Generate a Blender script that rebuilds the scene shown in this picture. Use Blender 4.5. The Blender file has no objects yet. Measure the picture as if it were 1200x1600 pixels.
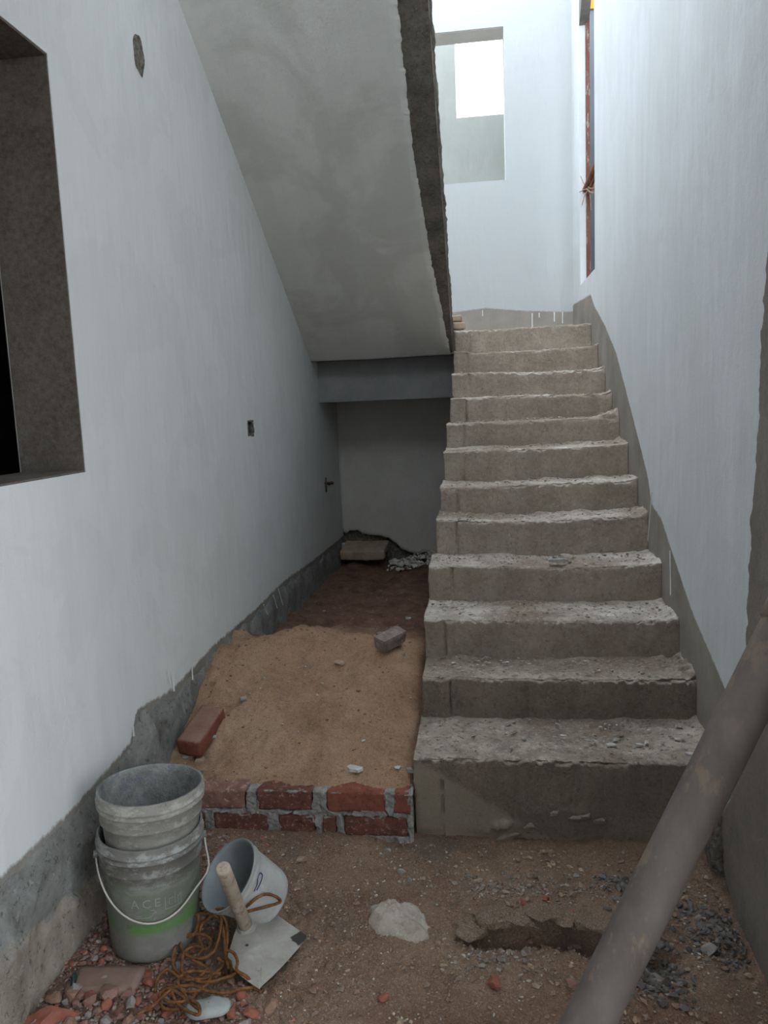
import bpy, bmesh, math, random
import numpy as np
from mathutils import Vector, Matrix, Euler

S = bpy.context.scene
COL = S.collection
random.seed(7)
rng = np.random.default_rng(11)
np.seterr(over='ignore')
rad = math.radians

# ------------------------------------------------------------------ camera
EYE = np.array([0.0, 0.0, 1.6]); FPX = 1200.0
PITCH, YAW, ROLL = rad(7.695), rad(7.134), rad(2.32)
_f = np.array([-math.sin(YAW)*math.cos(PITCH), math.cos(YAW)*math.cos(PITCH), -math.sin(PITCH)])
_r = np.array([math.cos(YAW), math.sin(YAW), 0.0]); _d = np.cross(_f, _r)
_R = math.cos(ROLL)*_r + math.sin(ROLL)*_d
_D = -math.sin(ROLL)*_r + math.cos(ROLL)*_d
cam = bpy.data.cameras.new('camera'); cam.sensor_fit = 'VERTICAL'; cam.sensor_height = 36; cam.lens = FPX/1600*36
cam.clip_start = 0.05
camo = bpy.data.objects.new('camera', cam); COL.objects.link(camo)
camo.matrix_world = Matrix(((_R[0], -_D[0], -_f[0], EYE[0]), (_R[1], -_D[1], -_f[1], EYE[1]), (_R[2], -_D[2], -_f[2], EYE[2]), (0, 0, 0, 1)))
S.camera = camo

# ------------------------------------------------------------------ sky and exposure
W = bpy.data.worlds.new('overcast'); S.world = W; W.use_nodes = True
_bg = W.node_tree.nodes['Background']
_bg.inputs[0].default_value = (0.86, 0.93, 1.0, 1); _bg.inputs[1].default_value = 3.0
S.view_settings.view_transform = 'Standard'; S.view_settings.look = 'None'
S.view_settings.gamma = 1; S.view_settings.use_curve_mapping = False
S.view_settings.exposure = 0.72

# ------------------------------------------------------------------ helpers
def pl(x, y, ax, v):
    """point of the photograph (1200x1600) on the world plane axis=v"""
    d = _R*(x-600)/FPX + _D*(y-800)/FPX + _f
    return EYE + (v-EYE[ax])/d[ax]*d

def _hash(ix, iy, iz, seed):
    h = (ix*374761393 + iy*668265263 + iz*2147483647 + seed*1274126177) & 0xffffffff
    h = ((h ^ (h >> 13))*1274126177) & 0xffffffff
    h = ((h ^ (h >> 16))*2246822519) & 0xffffffff
    return ((h ^ (h >> 15)) & 0xffff)/32767.5 - 1.0
def noise(P, s=1.0, seed=0):
    P = np.asarray(P, float)*s + 1000.0
    I = np.floor(P).astype(np.int64); F = P-I; F = F*F*(3-2*F)
    r = 0
    for dx in (0, 1):
        for dy in (0, 1):
            for dz in (0, 1):
                w = (F[..., 0] if dx else 1-F[..., 0])*(F[..., 1] if dy else 1-F[..., 1])*(F[..., 2] if dz else 1-F[..., 2])
                r = r + w*_hash(I[..., 0]+dx, I[..., 1]+dy, I[..., 2]+dz, seed)
    return r
def fbm(P, s=1.0, o=4, seed=0):
    r = 0; a = 1.0
    for i in range(o):
        r = r + a*noise(P, s, seed+i*17); s *= 2.03; a *= .5
    return r
def sstep(a, b, x):
    t = np.clip((x-a)/(b-a), 0, 1); return t*t*(3-2*t)

def tag(o, label=None, cat=None, group=None, kind=None):
    if label: o['label'] = label
    if cat: o['category'] = cat
    if group: o['group'] = group
    if kind: o['kind'] = kind
    return o
def empty(name, loc, label, cat, group=None, rot=(0, 0, 0)):
    o = bpy.data.objects.new(name, None); COL.objects.link(o); o.location = loc; o.rotation_euler = rot
    o.empty_display_size = .05
    return tag(o, label, cat, group)
def mesh(name, V, F, m, parent=None, smooth=False, loc=None, world=True):
    """links one mesh object; V in world coordinates unless loc is given (then local)"""
    me = bpy.data.meshes.new(name)
    V = np.asarray(V, float)
    if parent is not None and world and loc is None:
        mw = parent_matrix(parent).inverted()
        V = np.array([mw @ Vector(v) for v in V]) if len(V) < 4000 else V @ np.array(mw.to_3x3()).T + np.array(mw.translation)
    me.from_pydata(V.tolist(), [], F if isinstance(F, list) else F.tolist())
    me.validate()
    if smooth: me.shade_smooth()
    me.materials.append(m)
    o = bpy.data.objects.new(name, me); COL.objects.link(o)
    if parent is not None: o.parent = parent
    if loc is not None: o.location = loc
    return o
def parent_matrix(p):
    m = Matrix.LocRotScale(p.location, p.rotation_euler, p.scale)
    return parent_matrix(p.parent) @ m if p.parent else m
def recalc(o):
    bm = bmesh.new(); bm.from_mesh(o.data); bmesh.ops.recalc_face_normals(bm, faces=bm.faces); bm.to_mesh(o.data); bm.free(); return o

def cells(xs, ys, zs, filled):
    """solid made of the filled cells of a box grid, only outer faces"""
    nx, ny, nz = len(xs)-1, len(ys)-1, len(zs)-1
    V = {}; F = []
    def v(i, j, k):
        return V.setdefault((i, j, k), len(V))
    def g(i, j, k): return 0 <= i < nx and 0 <= j < ny and 0 <= k < nz and filled(i, j, k)
    for i in range(nx):
        for j in range(ny):
            for k in range(nz):
                if not g(i, j, k): continue
                a, b, c = i+1, j+1, k+1
                if not g(i-1, j, k): F.append([v(i, j, k), v(i, j, c), v(i, b, c), v(i, b, k)])
                if not g(i+1, j, k): F.append([v(a, j, k), v(a, b, k), v(a, b, c), v(a, j, c)])
                if not g(i, j-1, k): F.append([v(i, j, k), v(a, j, k), v(a, j, c), v(i, j, c)])
                if not g(i, j+1, k): F.append([v(i, b, k), v(i, b, c), v(a, b, c), v(a, b, k)])
                if not g(i, j, k-1): F.append([v(i, j, k), v(i, b, k), v(a, b, k), v(a, j, k)])
                if not g(i, j, k+1): F.append([v(i, j, c), v(a, j, c), v(a, b, c), v(i, b, c)])
    return np.array([(xs[i], ys[j], zs[k]) for i, j, k in V]), F
def gridF(nu, nv, off=0, wrap=False):
    i = np.arange(nu-1)[:, None]; j = np.arange(nv if wrap else nv-1)[None, :]
    j2 = (j+1) % nv
    a = i*nv+j; b = (i+1)*nv+j; c = (i+1)*nv+j2; d = i*nv+j2
    return (np.stack([a, b, c, d], -1).reshape(-1, 4)+off).tolist()
def lathe(prof, seg=48, wob=0, seed=0):
    """surface of revolution about z from [(r,z)...]"""
    t = np.arange(seg)/seg*2*np.pi
    V = np.array([[(r*math.cos(a), r*math.sin(a), z) for a in t] for r, z in prof])
    if wob:
        n = noise(np.stack([np.cos(t)*1.2, np.sin(t)*1.2, 0*t], -1), 1, seed)
        V[..., :2] *= (1+wob*n)[None, :, None]
    return V.reshape(-1, 3), gridF(len(prof), seg, wrap=True)
def tube(P, r, seg=8, twist=0, caps=True, flat=0):
    P = np.asarray(P, float); n = len(P)
    rr = np.full(n, r, float) if np.isscalar(r) else np.asarray(r, float)
    T = np.gradient(P, axis=0); T /= np.linalg.norm(T, axis=1)[:, None]+1e-9
    N = np.cross(T[0], [0.13, .31, .9]); N /= np.linalg.norm(N)
    L = np.concatenate([[0], np.cumsum(np.linalg.norm(np.diff(P, axis=0), axis=1))])
    V = []
    for i in range(n):
        N = N-T[i]*np.dot(N, T[i]); N /= np.linalg.norm(N); B = np.cross(T[i], N)
        for k in range(seg):
            a = 2*np.pi*k/seg
            q = rr[i]*(1+flat*abs(math.cos(a-twist*L[i]))-flat*.5)
            V.append(P[i]+q*(math.cos(a)*N+math.sin(a)*B))
    F = gridF(n, seg, wrap=True)
    V = np.array(V)
    if caps:
        F += [[n*seg+k for k in range(seg)][::-1], [(n+1)*seg+k for k in range(seg)]]; V = np.vstack([V, V[:seg], V[(n-1)*seg:n*seg]])
    return V, F
def spline(P, n=8):
    P = np.asarray(P, float); Q = np.vstack([2*P[0]-P[1], P, 2*P[-1]-P[-2]]); out = []
    for i in range(1, len(Q)-2):
        for t in np.linspace(0, 1, n, endpoint=False):
            a, b, c, d = Q[i-1:i+3]
            out.append(.5*((2*b)+(c-a)*t+(2*a-5*b+4*c-d)*t*t+(3*b-a-3*c+d)*t**3))
    out.append(P[-1]); return np.array(out)
def join(parts):
    V = []; F = []; o = 0
    for v, f in parts:
        V.append(np.asarray(v)); F += [[i+o for i in q] for q in f]; o += len(v)
    return np.vstack(V), F
def rough_box(sx, sy, sz, n=(8, 4, 3), amp=.004, rnd=.12, seed=0, sc=30, chip=0):
    """box with rounded uneven faces; local coordinates, centred in x,y, bottom at 0"""
    bm = bmesh.new(); idx = {}
    def vert(p):
        k = tuple(np.round(p, 5))
        if k not in idx: idx[k] = bm.verts.new(p)
        return idx[k]
    for ax in range(3):
        u, w = [(1, 2), (2, 0), (0, 1)][ax]
        for side in (-1, 1):
            for i in range(n[u]):
                for j in range(n[w]):
                    q = []
                    for a, b in ((0, 0), (1, 0), (1, 1), (0, 1)):
                        p = [0, 0, 0]; p[ax] = side; p[u] = -1+2*(i+a)/n[u]; p[w] = -1+2*(j+b)/n[w]; q.append(vert(tuple(p)))
                    bm.faces.new(q if side > 0 else q[::-1])
    P = np.array([v.co for v in bm.verts]); h = np.array([sx, sy, sz])/2; r = rnd*h.min()*2
    inner = np.clip(P*h, -(h-r), h-r); d = P*h-inner; L = np.linalg.norm(d, axis=1)
    Q = inner+d/np.maximum(L, 1e-9)[:, None]*np.minimum(L, r)[:, None]
    nn = Q/np.linalg.norm(Q, axis=1)[:, None]
    Q = Q+nn*(amp*fbm(Q+seed*3.1, sc, 3, seed))[:, None]
    if chip: Q *= (1-chip*np.clip(noise(Q+seed, 9/sx*.2, seed+5), 0, 1))[:, None]
    Q[:, 2] += sz/2
    bm.verts.ensure_lookup_table(); F = [[v.index for v in f.verts] for f in bm.faces] if not bm.verts.index_update() else 0
    bm.free(); return Q, F
def rock(sx, sy, sz, sub=2, amp=.25, seed=0, facet=True):
    bm = bmesh.new(); bmesh.ops.create_icosphere(bm, subdivisions=sub, radius=1)
    P = np.array([v.co for v in bm.verts]); F = [[v.index for v in f.verts] for f in bm.faces]; bm.free()
    g = np.random.default_rng(seed)
    if facet:
        for _ in range(9):
            n = g.normal(size=3); n /= np.linalg.norm(n); c = g.uniform(.5, .85)
            s = P@n; P = P-np.clip(s-c, 0, None)[:, None]*n
    P = P*(1+amp*.4*fbm(P+seed*2.7, 1.6, 3, seed))[:, None]
    return P*np.array([sx, sy, sz])/2, F
def flake(sx, sy, sz, seed=0):
    g = np.random.default_rng(seed); n = 9; a = (np.arange(n)+g.uniform(-.3, .3, n))/n*2*np.pi; r = g.uniform(.62, 1.05, n)
    top = np.stack([sx/2*r*np.cos(a)*.93, sy/2*r*np.sin(a)*.93, sz/2*(1+.5*g.uniform(-1, 1, n))], -1)
    bot = np.stack([sx/2*r*np.cos(a), sy/2*r*np.sin(a), np.full(n, -sz/2)], -1)
    V = np.vstack([top, bot, [(0, 0, sz*.62)], [(0, 0, -sz/2)]])
    F = [[i, (i+1) % n, 2*n] for i in range(n)]+[[i+n, (i+1) % n+n, (i+1) % n, i] for i in range(n)]+[[(i+1) % n+n, i+n, 2*n+1] for i in range(n)]
    return V, F
def rot(V, ax, a):
    return np.asarray(V)@np.array(Matrix.Rotation(a, 3, ax)).T

# ------------------------------------------------------------------ materials
class N:
    def __init__(s, name):
        s.m = bpy.data.materials.new(name); s.m.use_nodes = True; s.t = s.m.node_tree; s.n = s.t.nodes
        s.b = s.n['Principled BSDF']; s.b.inputs['Roughness'].default_value = .9
        s.b.inputs['Specular IOR Level'].default_value = .25
        s.geo = s.n.new('ShaderNodeNewGeometry'); s.tc = s.n.new('ShaderNodeTexCoord')
        s.P = s.tc.outputs['Object']
    def set(s, n, k, v):
        if isinstance(v, bpy.types.NodeSocket): s.t.links.new(v, n.inputs[k])
        else: n.inputs[k].default_value = v
    def math(s, op, a, b=0.0, clamp=False):
        n = s.n.new('ShaderNodeMath'); n.operation = op; n.use_clamp = clamp; s.set(n, 0, a); s.set(n, 1, b); return n.outputs[0]
    def vec(s, scale, P=None):
        n = s.n.new('ShaderNodeMapping'); s.set(n, 'Vector', P or s.P); n.inputs['Scale'].default_value = scale; return n.outputs[0]
    def noise(s, sc, det=4, rough=.6, P=None, dist=0):
        n = s.n.new('ShaderNodeTexNoise'); s.set(n, 'Vector', P or s.P); n.inputs['Scale'].default_value = sc
        n.inputs['Detail'].default_value = det; n.inputs['Roughness'].default_value = rough; n.inputs['Distortion'].default_value = dist
        return n.outputs[0]
    def vor(s, sc, out='Distance', P=None, feat='F1'):
        n = s.n.new('ShaderNodeTexVoronoi'); n.feature = feat; s.set(n, 'Vector', P or s.P); n.inputs['Scale'].default_value = sc; return n.outputs[out]
    def ramp(s, f, stops):
        n = s.n.new('ShaderNodeValToRGB'); s.set(n, 0, f); e = n.color_ramp.elements
        while len(e) < len(stops): e.new(.5)
        for el, (p, c) in zip(e, stops):
            el.position = p; el.color = (c, c, c, 1) if not hasattr(c, '__len__') else (*c, 1)
        return n.outputs[0]
    def mix(s, f, a, b, mode='MIX'):
        n = s.n.new('ShaderNodeMix'); n.data_type = 'RGBA'; n.blend_type = mode
        s.set(n, 0, f)
        for k, v in ((6, a), (7, b)):
            s.set(n, k, (*v, 1) if isinstance(v, tuple) and len(v) == 3 else v)
        return n.outputs[2]
    def map(s, v, a, b, c=0.0, d=1.0):
        n = s.n.new('ShaderNodeMapRange'); s.set(n, 0, v); n.inputs[1].default_value = a; n.inputs[2].default_value = b
        n.inputs[3].default_value = c; n.inputs[4].default_value = d; return n.outputs[0]
    def xyz(s, P=None):
        n = s.n.new('ShaderNodeSeparateXYZ'); s.set(n, 0, P or s.P); return n.outputs
    def curve(s, v, pts, vmax):
        """piecewise-linear function of v"""
        n = s.n.new('ShaderNodeFloatCurve'); c = n.mapping.curves[0]
        lo, hi = min(p[1] for p in pts)-.01, max(p[1] for p in pts)+.01
        q = [(p[0]/vmax, (p[1]-lo)/(hi-lo)) for p in sorted(pts)]
        while len(c.points) < len(q): c.points.new(.5, .5)
        for pt, (a, b) in zip(c.points, q): pt.location = (a, b); pt.handle_type = 'VECTOR'
        n.mapping.use_clip = False; n.mapping.update()
        s.set(n, 'Value', s.math('MULTIPLY', v, 1/vmax)); return s.map(n.outputs[0], 0, 1, lo, hi)
    def bump(s, h, strength, dist=.01, prev=None):
        n = s.n.new('ShaderNodeBump'); s.set(n, 'Height', h); n.inputs['Strength'].default_value = strength; n.inputs['Distance'].default_value = dist
        if prev: s.set(n, 'Normal', prev)
        return n.outputs[0]
    def out(s, col, normal=None, rough=None):
        s.set(s.b, 'Base Color', (*col, 1) if isinstance(col, tuple) else col)
        if normal: s.set(s.b, 'Normal', normal)
        if rough is not None: s.set(s.b, 'Roughness', rough)
        return s.m

def raw_plaster(s, dark=(.16, .145, .13), light=(.30, .28, .25)):
    a = s.noise(3.5, 6, .65); b = s.noise(60, 3, .7)
    c = s.mix(s.ramp(a, [(.3, 0.0), (.7, 1.0)]), dark, light)
    return s.mix(s.map(b, .3, .7, 0, .5), c, s.mix(.5, c, (.36, .33, .30)))
def white_paint(s, base=(.72, .735, .73), thin=(.50, .52, .50), amount=.45):
    st = s.noise(6, 5, .65, s.vec((1.0, 1.0, .13)))          # vertical brush streaks
    pa = s.noise(1.1, 4, .55, s.vec((1, 1, .6)))              # coverage in patches
    f = s.math('MULTIPLY', s.map(st, .35, .7), s.map(pa, .35, .65, .25, 1), True)
    c = s.mix(s.math('MULTIPLY', f, amount), base, thin)
    c = s.mix(s.ramp(s.noise(2.3, 5, .6, dist=.7), [(.50, 0.0), (.54, .13)]), c, thin)
    return s.mix(s.map(s.noise(40, 2, .5, s.vec((1, 1, .12))), .45, .8, 0, .08), c, (.44, .46, .46))
def wall_bump(s, mask=None):
    h = s.noise(9, 4, .5, s.vec((1, 1, .35)))
    n1 = s.bump(h, .5, .016)
    n1 = s.bump(s.noise(34, 5, .7), .3, .006, n1)
    return s.bump(s.noise(170, 3, .7), .5, .003, n1)
def painted_wall(name, bounds, ax, vmax, axis_expr=None, sharp=.012, amount=.45, face=None, rawk={}, ragged=.02, extra=None, base=(.72, .735, .73)):
    s = N(name); X, Y, Z = s.xyz()
    u = (X, Y)[ax]
    if ax == 0: u = s.math('ADD', X, 2.0)
    zb = s.curve(u, bounds, vmax)
    jag = s.math('MULTIPLY', s.math('SUBTRACT', s.noise(30, 6, .75, s.vec((1, 1, .7))), .5), ragged*4)
    d = s.math('SUBTRACT', s.math('ADD', Z, jag), zb)
    m = s.map(d, 0, sharp)
    if extra: m = s.math('MULTIPLY', m, extra(s, X, Y, Z, jag), True)
    raw = raw_plaster(s, **rawk)
    # small knocks and scratches where the raw plaster shows through
    kn = s.ramp(s.noise(30, 3, .8, s.vec((1, 1, .3))), [(.0, 0.0), (.76, 0.0), (.80, .5)])
    m = s.math('SUBTRACT', m, kn, True)
    c = s.mix(m, raw, white_paint(s, amount=amount, base=base))
    nb = wall_bump(s)
    nb = s.bump(s.math('ADD', m, 0.0), .25, .003, nb)
    return s.out(c, nb, .85)

def concrete(name, dark=(.15, .125, .10), light=(.27, .235, .20), dust=(.46, .42, .37), dustamt=.8, pores=True, bumpk=.6, patch=False):
    s = N(name)
    a = s.noise(5, 6, .7); b = s.noise(90, 3, .7)
    c = s.mix(s.ramp(a, [(.3, 0.0), (.72, 1.0)]), dark, light)
    c = s.mix(s.map(b, .35, .7, 0, .35), c, (.36, .32, .27))
    c = s.mix(s.math('MULTIPLY', s.ramp(s.noise(48, 6, .85), [(.37, 1.0), (.48, 0.0)]), .55), c, tuple(v*.55 for v in dark))
    c = s.mix(s.math('MULTIPLY', s.ramp(s.noise(64, 6, .85), [(.54, 0.0), (.66, 1.0)]), .45), c, tuple(min(1, v*1.5) for v in light))
    st = s.noise(14, 4, .6, s.vec((1, 1, .15)))
    c = s.mix(s.map(st, .5, .8, 0, .5), c, dark)
    nz = s.xyz(s.geo.outputs['Normal'])[2]
    up = s.map(nz, .35, .8)
    sp = s.ramp(s.noise(7, 6, .75), [(.36, .25), (.62, 1.0)])
    red = s.mix(s.ramp(s.noise(2.2, 4, .6), [(.42, 0.0), (.62, 1.0)]), dust, (.33, .25, .185))
    spk = s.ramp(s.noise(55, 3, .75), [(.56, 0.0), (.63, 1.0)])
    red = s.mix(s.math('MULTIPLY', spk, .6), red, (.80, .77, .71))
    dk = s.ramp(s.noise(38, 4, .8, dist=.4), [(.36, 1.0), (.47, 0.0)])
    red = s.mix(s.math('MULTIPLY', dk, .8), red, (.15, .12, .10))
    c = s.mix(s.math('MULTIPLY', s.math('MULTIPLY', up, sp), dustamt), c, red)
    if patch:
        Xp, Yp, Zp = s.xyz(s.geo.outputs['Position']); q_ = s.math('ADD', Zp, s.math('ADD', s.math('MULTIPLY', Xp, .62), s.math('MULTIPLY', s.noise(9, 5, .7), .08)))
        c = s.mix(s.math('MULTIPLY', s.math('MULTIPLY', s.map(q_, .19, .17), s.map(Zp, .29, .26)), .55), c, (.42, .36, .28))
    if pores:
        po = s.ramp(s.vor(75), [(.0, 1.0), (.20, 0.0)]); pm = s.ramp(s.noise(8, 2), [(.5, 0.0), (.6, 1.0)])
        c = s.mix(s.math('MULTIPLY', s.math('MULTIPLY', po, pm), .7), c, (.05, .04, .035))
    n1 = s.bump(s.noise(22, 8, .8), bumpk, .02)
    n1 = s.bump(s.noise(130, 5, .85), .9, .006, n1)
    return s.out(c, n1, .95)
def earth(name, stops, wet=None, grain=260, region=None, bumpk=.9):
    s = N(name)
    a = s.noise(3.2, 7, .68); c = s.ramp(a, stops)
    c = s.mix(s.math('MULTIPLY', s.ramp(s.noise(11, 6, .8, dist=.4), [(.36, 1.0), (.50, 0.0)]), .35), c, tuple(v*.55 for v in stops[0][1]))
    g = s.noise(grain, 4, .85); gc = s.ramp(g, [(.34, (.08, .05, .035)), (.5, (.40, .27, .19)), (.64, (.80, .68, .57))])
    c = s.mix(.46, c, gc)
    g2 = s.ramp(s.noise(grain*.28, 5, .85), [(.36, .75), (.47, 0.0)]); c = s.mix(s.math('MULTIPLY', g2, .6), c, (.10, .07, .05))
    vs = s.xyz(s.vor(grain*1.1, 'Color'))[0]
    c = s.mix(s.ramp(vs, [(.93, 0.0), (.96, .6)]), c, (.58, .53, .48))
    vs = s.xyz(s.vor(grain*.45, 'Color'))[1]; vd = s.ramp(s.vor(grain*.45), [(.22, 1.0), (.34, 0.0)])
    c = s.mix(s.math('MULTIPLY', s.ramp(vs, [(.93, 0.0), (.96, .7)]), vd), c, (.50, .46, .41))
    c = s.mix(s.math('MULTIPLY', s.ramp(vs, [(.05, .7), (.08, 0.0)]), vd), c, (.09, .06, .045))
    if region: c = region(s, c)
    n1 = s.bump(s.noise(18, 8, .8), bumpk, .03)
    n1 = s.bump(s.noise(grain*.4, 5, .85), 1.0, .008, n1)
    n1 = s.bump(s.noise(grain*1.3, 3, .85), 1.0, .004, n1)
    return s.out(c, n1, 1.0)
def simple(name, a, b, sc=12, rough=.8, bumpk=.3, bsc=60, dist=.004, metal=0, third=None, stretch=None):
    s = N(name); P = s.vec(stretch) if stretch else s.P
    c = s.mix(s.ramp(s.noise(sc, 5, .7, P), [(.32, 0.0), (.66, 1.0)]), a, b)
    if third: c = s.mix(s.ramp(s.noise(sc*2.3, 5, .75, P), [(.55, 0.0), (.63, 1.0)]), c, third)
    s.b.inputs['Metallic'].default_value = metal
    return s.out(c, s.bump(s.noise(bsc, 4, .7, P), bumpk, dist), rough)

# ------------------------------------------------------------------ levels and lines of the building
XL, XR, YB = -1.275, .85, 7.0           # left wall, right wall, back wall
TOP = 5.5                               # top of the walls round the open stair well
def ptsY(pts, X): return [(p[1], p[2]) for p in (pl(x, y, 0, X) for x, y in pts)]
lb = ptsY([(0, 1375), (60, 1318), (110, 1270), (180, 1191), (207, 1158), (211, 1112), (270, 1079), (337, 1007), (396, 957), (445, 908), (486, 879), (531, 843)], XL)
lb = [(-1.0, .46), (1.0, .44)]+lb+[(8.0, lb[-1][1])]
lb.sort()
rb = ptsY([(928, 478), (945, 510), (963, 554), (992, 666), (1012, 745), (1018, 790), (1033, 812), (1050, 864), (1081, 957), (1132, 1077)], XR)
rb = [(8.0, 2.42), (6.9, 2.41), (5.95, 2.36)]+rb+[(2.3, .35), (-1, .35)]
rb.sort()
M_wl = painted_wall('wall_left_paint', lb, 1, 9.0, amount=.32, ragged=.012,
                    extra=lambda s, X, Y, Z, j: s.math('MAXIMUM', s.map(X, XL-.02, XL-.008), s.math('MULTIPLY', s.map(X, XL-.218, XL-.222), s.map(Z, 1.0, 1.1))))
M_wr = painted_wall('wall_right_paint', rb, 1, 9.0, amount=.42, ragged=.008, rawk=dict(dark=(.20, .18, .155), light=(.33, .30, .26)),
                    extra=lambda s, X, Y, Z, j: s.map(s.math('SUBTRACT', Y, s.math('MULTIPLY', j, 2.5)), 2.36, 2.37), base=(.69, .72, .745))
bb = [(0.0, 2.41), (1.83, 2.41), (2.10, 2.43), (2.45, 2.385), (2.8, 2.36), (4, 2.36)]
M_wb = painted_wall('wall_back_paint', bb, 0, 4.0, amount=.22, ragged=.006, base=(.49, .515, .525), rawk=dict(dark=(.24, .22, .19), light=(.36, .33, .29)))
M_raw = N('raw_plaster'); M_raw = M_raw.out(raw_plaster(M_raw, (.17, .16, .145), (.27, .26, .24)), wall_bump(M_raw))
M_grey = N('grey_plaster'); M_grey = M_grey.out(raw_plaster(M_grey, (.50, .50, .46), (.60, .59, .55)), wall_bump(M_grey))
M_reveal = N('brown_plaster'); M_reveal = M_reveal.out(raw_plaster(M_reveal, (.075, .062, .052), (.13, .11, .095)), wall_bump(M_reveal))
s = N('rough_render'); X_, Y_, Z_ = s.xyz()
a_ = s.mix(s.ramp(s.noise(4.5, 7, .72, dist=.5), [(.30, 0.0), (.66, 1.0)]), (.13, .13, .12), (.40, .40, .38))
b_ = s.mix(s.ramp(s.noise(5, 6, .7, s.vec((1, 1, .4))), [(.32, 0.0), (.66, 1.0)]), (.19, .155, .115), (.46, .40, .33))
pz = s.map(s.math('SUBTRACT', s.curve(Y_, [(-1, .23), (1.0, .22), (1.7, .215), (2.24, .12), (2.6, .06), (9, .0)], 9.0), s.math('ADD', Z_, s.math('MULTIPLY', s.math('SUBTRACT', s.noise(14, 5, .7), .5), .14))), -.012, .012)
c = s.mix(pz, a_, b_)
c = s.mix(s.ramp(s.noise(40, 5, .8), [(.36, .7), (.44, 0.0)]), c, (.07, .065, .06))
c = s.mix(s.ramp(s.noise(24, 5, .8), [(.60, 0.0), (.68, .6)]), c, (.55, .55, .52))
M_skirt = s.out(c, s.bump(s.noise(130, 4, .8), .8, .005, s.bump(s.noise(18, 7, .8), .9, .02)), .95)
M_hole = simple('broken_mortar', (.05, .045, .04), (.26, .24, .21), 40, .95, .9, 60, .01)

# ------------------------------------------------------------------ walls
# left wall with a window opening and two chiselled holes
wy0, wy1, wz0, wz1 = .85, 2.376, 1.432, 2.712
hb = (4.20, 4.315, 1.475, 1.555)       # socket hole
ys = sorted([-1.6, wy0, wy1, hb[0], hb[1], 7.25]); zs = sorted([-.3, wz0, wz1, hb[2], hb[3], TOP])
xs = [XL-.23, XL-.05, XL]
def f_left(i, j, k):
    y = (ys[j]+ys[j+1])/2; z = (zs[k]+zs[k+1])/2
    if wy0 < y < wy1 and wz0 < z < wz1: return False
    if i == 1 and hb[0] < y < hb[1] and hb[2] < z < hb[3]: return False
    return True
V, F = cells(xs, ys, zs, f_left)
wl = tag(mesh('wall_left', V, F, M_wl), kind='structure')
# right wall with a tall window opening beside the landing
ry0, ry1, rz0, rz1 = 5.745, 6.52, 2.515, 4.70
ys2 = [1.15, ry0, ry1, 7.25]; zs2 = [-.3, rz0, rz1, TOP]
V, F = cells([XR, XR+.075], ys2, zs2, lambda i, j, k: not (j == 1 and k == 1))
wr = tag(mesh('wall_right', V, F, M_wr), kind='structure')
# back wall: raw below the landing, painted above it, window opening high up
bx0, bx1, bz0, bz1 = -.95, .295, 3.50, 4.725
V, F = cells([XL-.23, bx0, bx1, XR+.12], [YB, YB+.23], [2.02, bz0, bz1, TOP], lambda i, j, k: not (i == 1 and k == 1))
wb = tag(mesh('wall_back', V, F, M_wb), kind='structure')

def ragged_sheet(name, x0, x1, z0f, z1, y, th, m, parent, nx=90, nz=50, amp=.006, seed=1):
    """upright plaster sheet in an XZ plane facing -Y whose lower edge is broken"""
    xs = np.linspace(x0, x1, nx); V = []
    for i, x in enumerate(xs):
        zb = z0f(x)
        for z in np.linspace(zb, z1, nz): V.append((x, y, z))
    V = np.array(V); e = fbm(V, 9, 4, seed)
    V[:, 1] -= amp*.5*(1+e)
    B = V.copy(); B[:, 1] = y+th
    n = len(V); F = gridF(nx, nz)+[q[::-1] for q in gridF(nx, nz, n)]
    for i in range(nx-1):
        a, b = i*nz, (i+1)*nz; F += [[a, a+n, b+n, b], [a+nz-1, b+nz-1, b+nz-1+n, a+nz-1+n]]
    for k in range(nz-1): F += [[k, k+1, k+1+n, k+n], [(nx-1)*nz+k, (nx-1)*nz+k+n, (nx-1)*nz+k+1+n, (nx-1)*nz+k+1]]
    return mesh(name, np.vstack([V, B]), F, m, parent, True)
def backedge(x):
    e = .02*fbm(np.array([[x, 0, 0.]]), 14, 3, 4)[0]
    return float(np.interp(x, [-1.28, -1.24, -1.2, -1.05, -.85, -.78, -.72, -.4, 0, .9], [.50, .44, .475, .455, .40, .36, .27, .245, .24, .24]))+e
lowb = tag(mesh('wall_back', *cells([XL-.23, XR+.12], [YB+.05, YB+.23], [-.3, 2.02], lambda *a: True), M_hole), kind='structure')
ragged_sheet('plaster_coat', XL, XR, backedge, 2.02, YB, .03, M_grey, lowb)

# rough skirt of render along the foot of the left wall (proud of the paint, broken surface)
def skirt(name, y0, y1, zt, zb, m, ny, nz, depth, seed, parent):
    ysr = np.linspace(y0, y1, ny); V = []
    for y in ysr:
        a, b = zb(y), zt(y)
        for t in np.linspace(0, 1, nz):
            z = a+(b-a)*t; V.append((0, y, z))
    V = np.array(V); e = fbm(V, 7, 5, seed)
    t = np.tile(np.linspace(0, 1, nz), ny)
    edge = np.clip((1-t)*6, 0, 1)**.5
    V[:, 0] = XL+.001+edge*depth(V[:, 1], V[:, 2], e)-.006*(1-edge)
    return mesh(name, V, gridF(ny, nz), m, parent, True)
zline = lambda y: float(np.interp(y, [p[0] for p in lb], [p[1] for p in lb]))
def dep(Y, Z, e):
    low = sstep(.02, -.02, Z-np.interp(Y, [1.0, 1.7, 2.24, 2.6], [.22, .215, .12, .08])-.025*e)
    lump = np.exp(-((Y-2.62)/.10)**2-((Z-.38)/.12)**2)*.035
    return .010+.008*e+.016*low+lump+.006*sstep(.5, 1.2, e)
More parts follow.
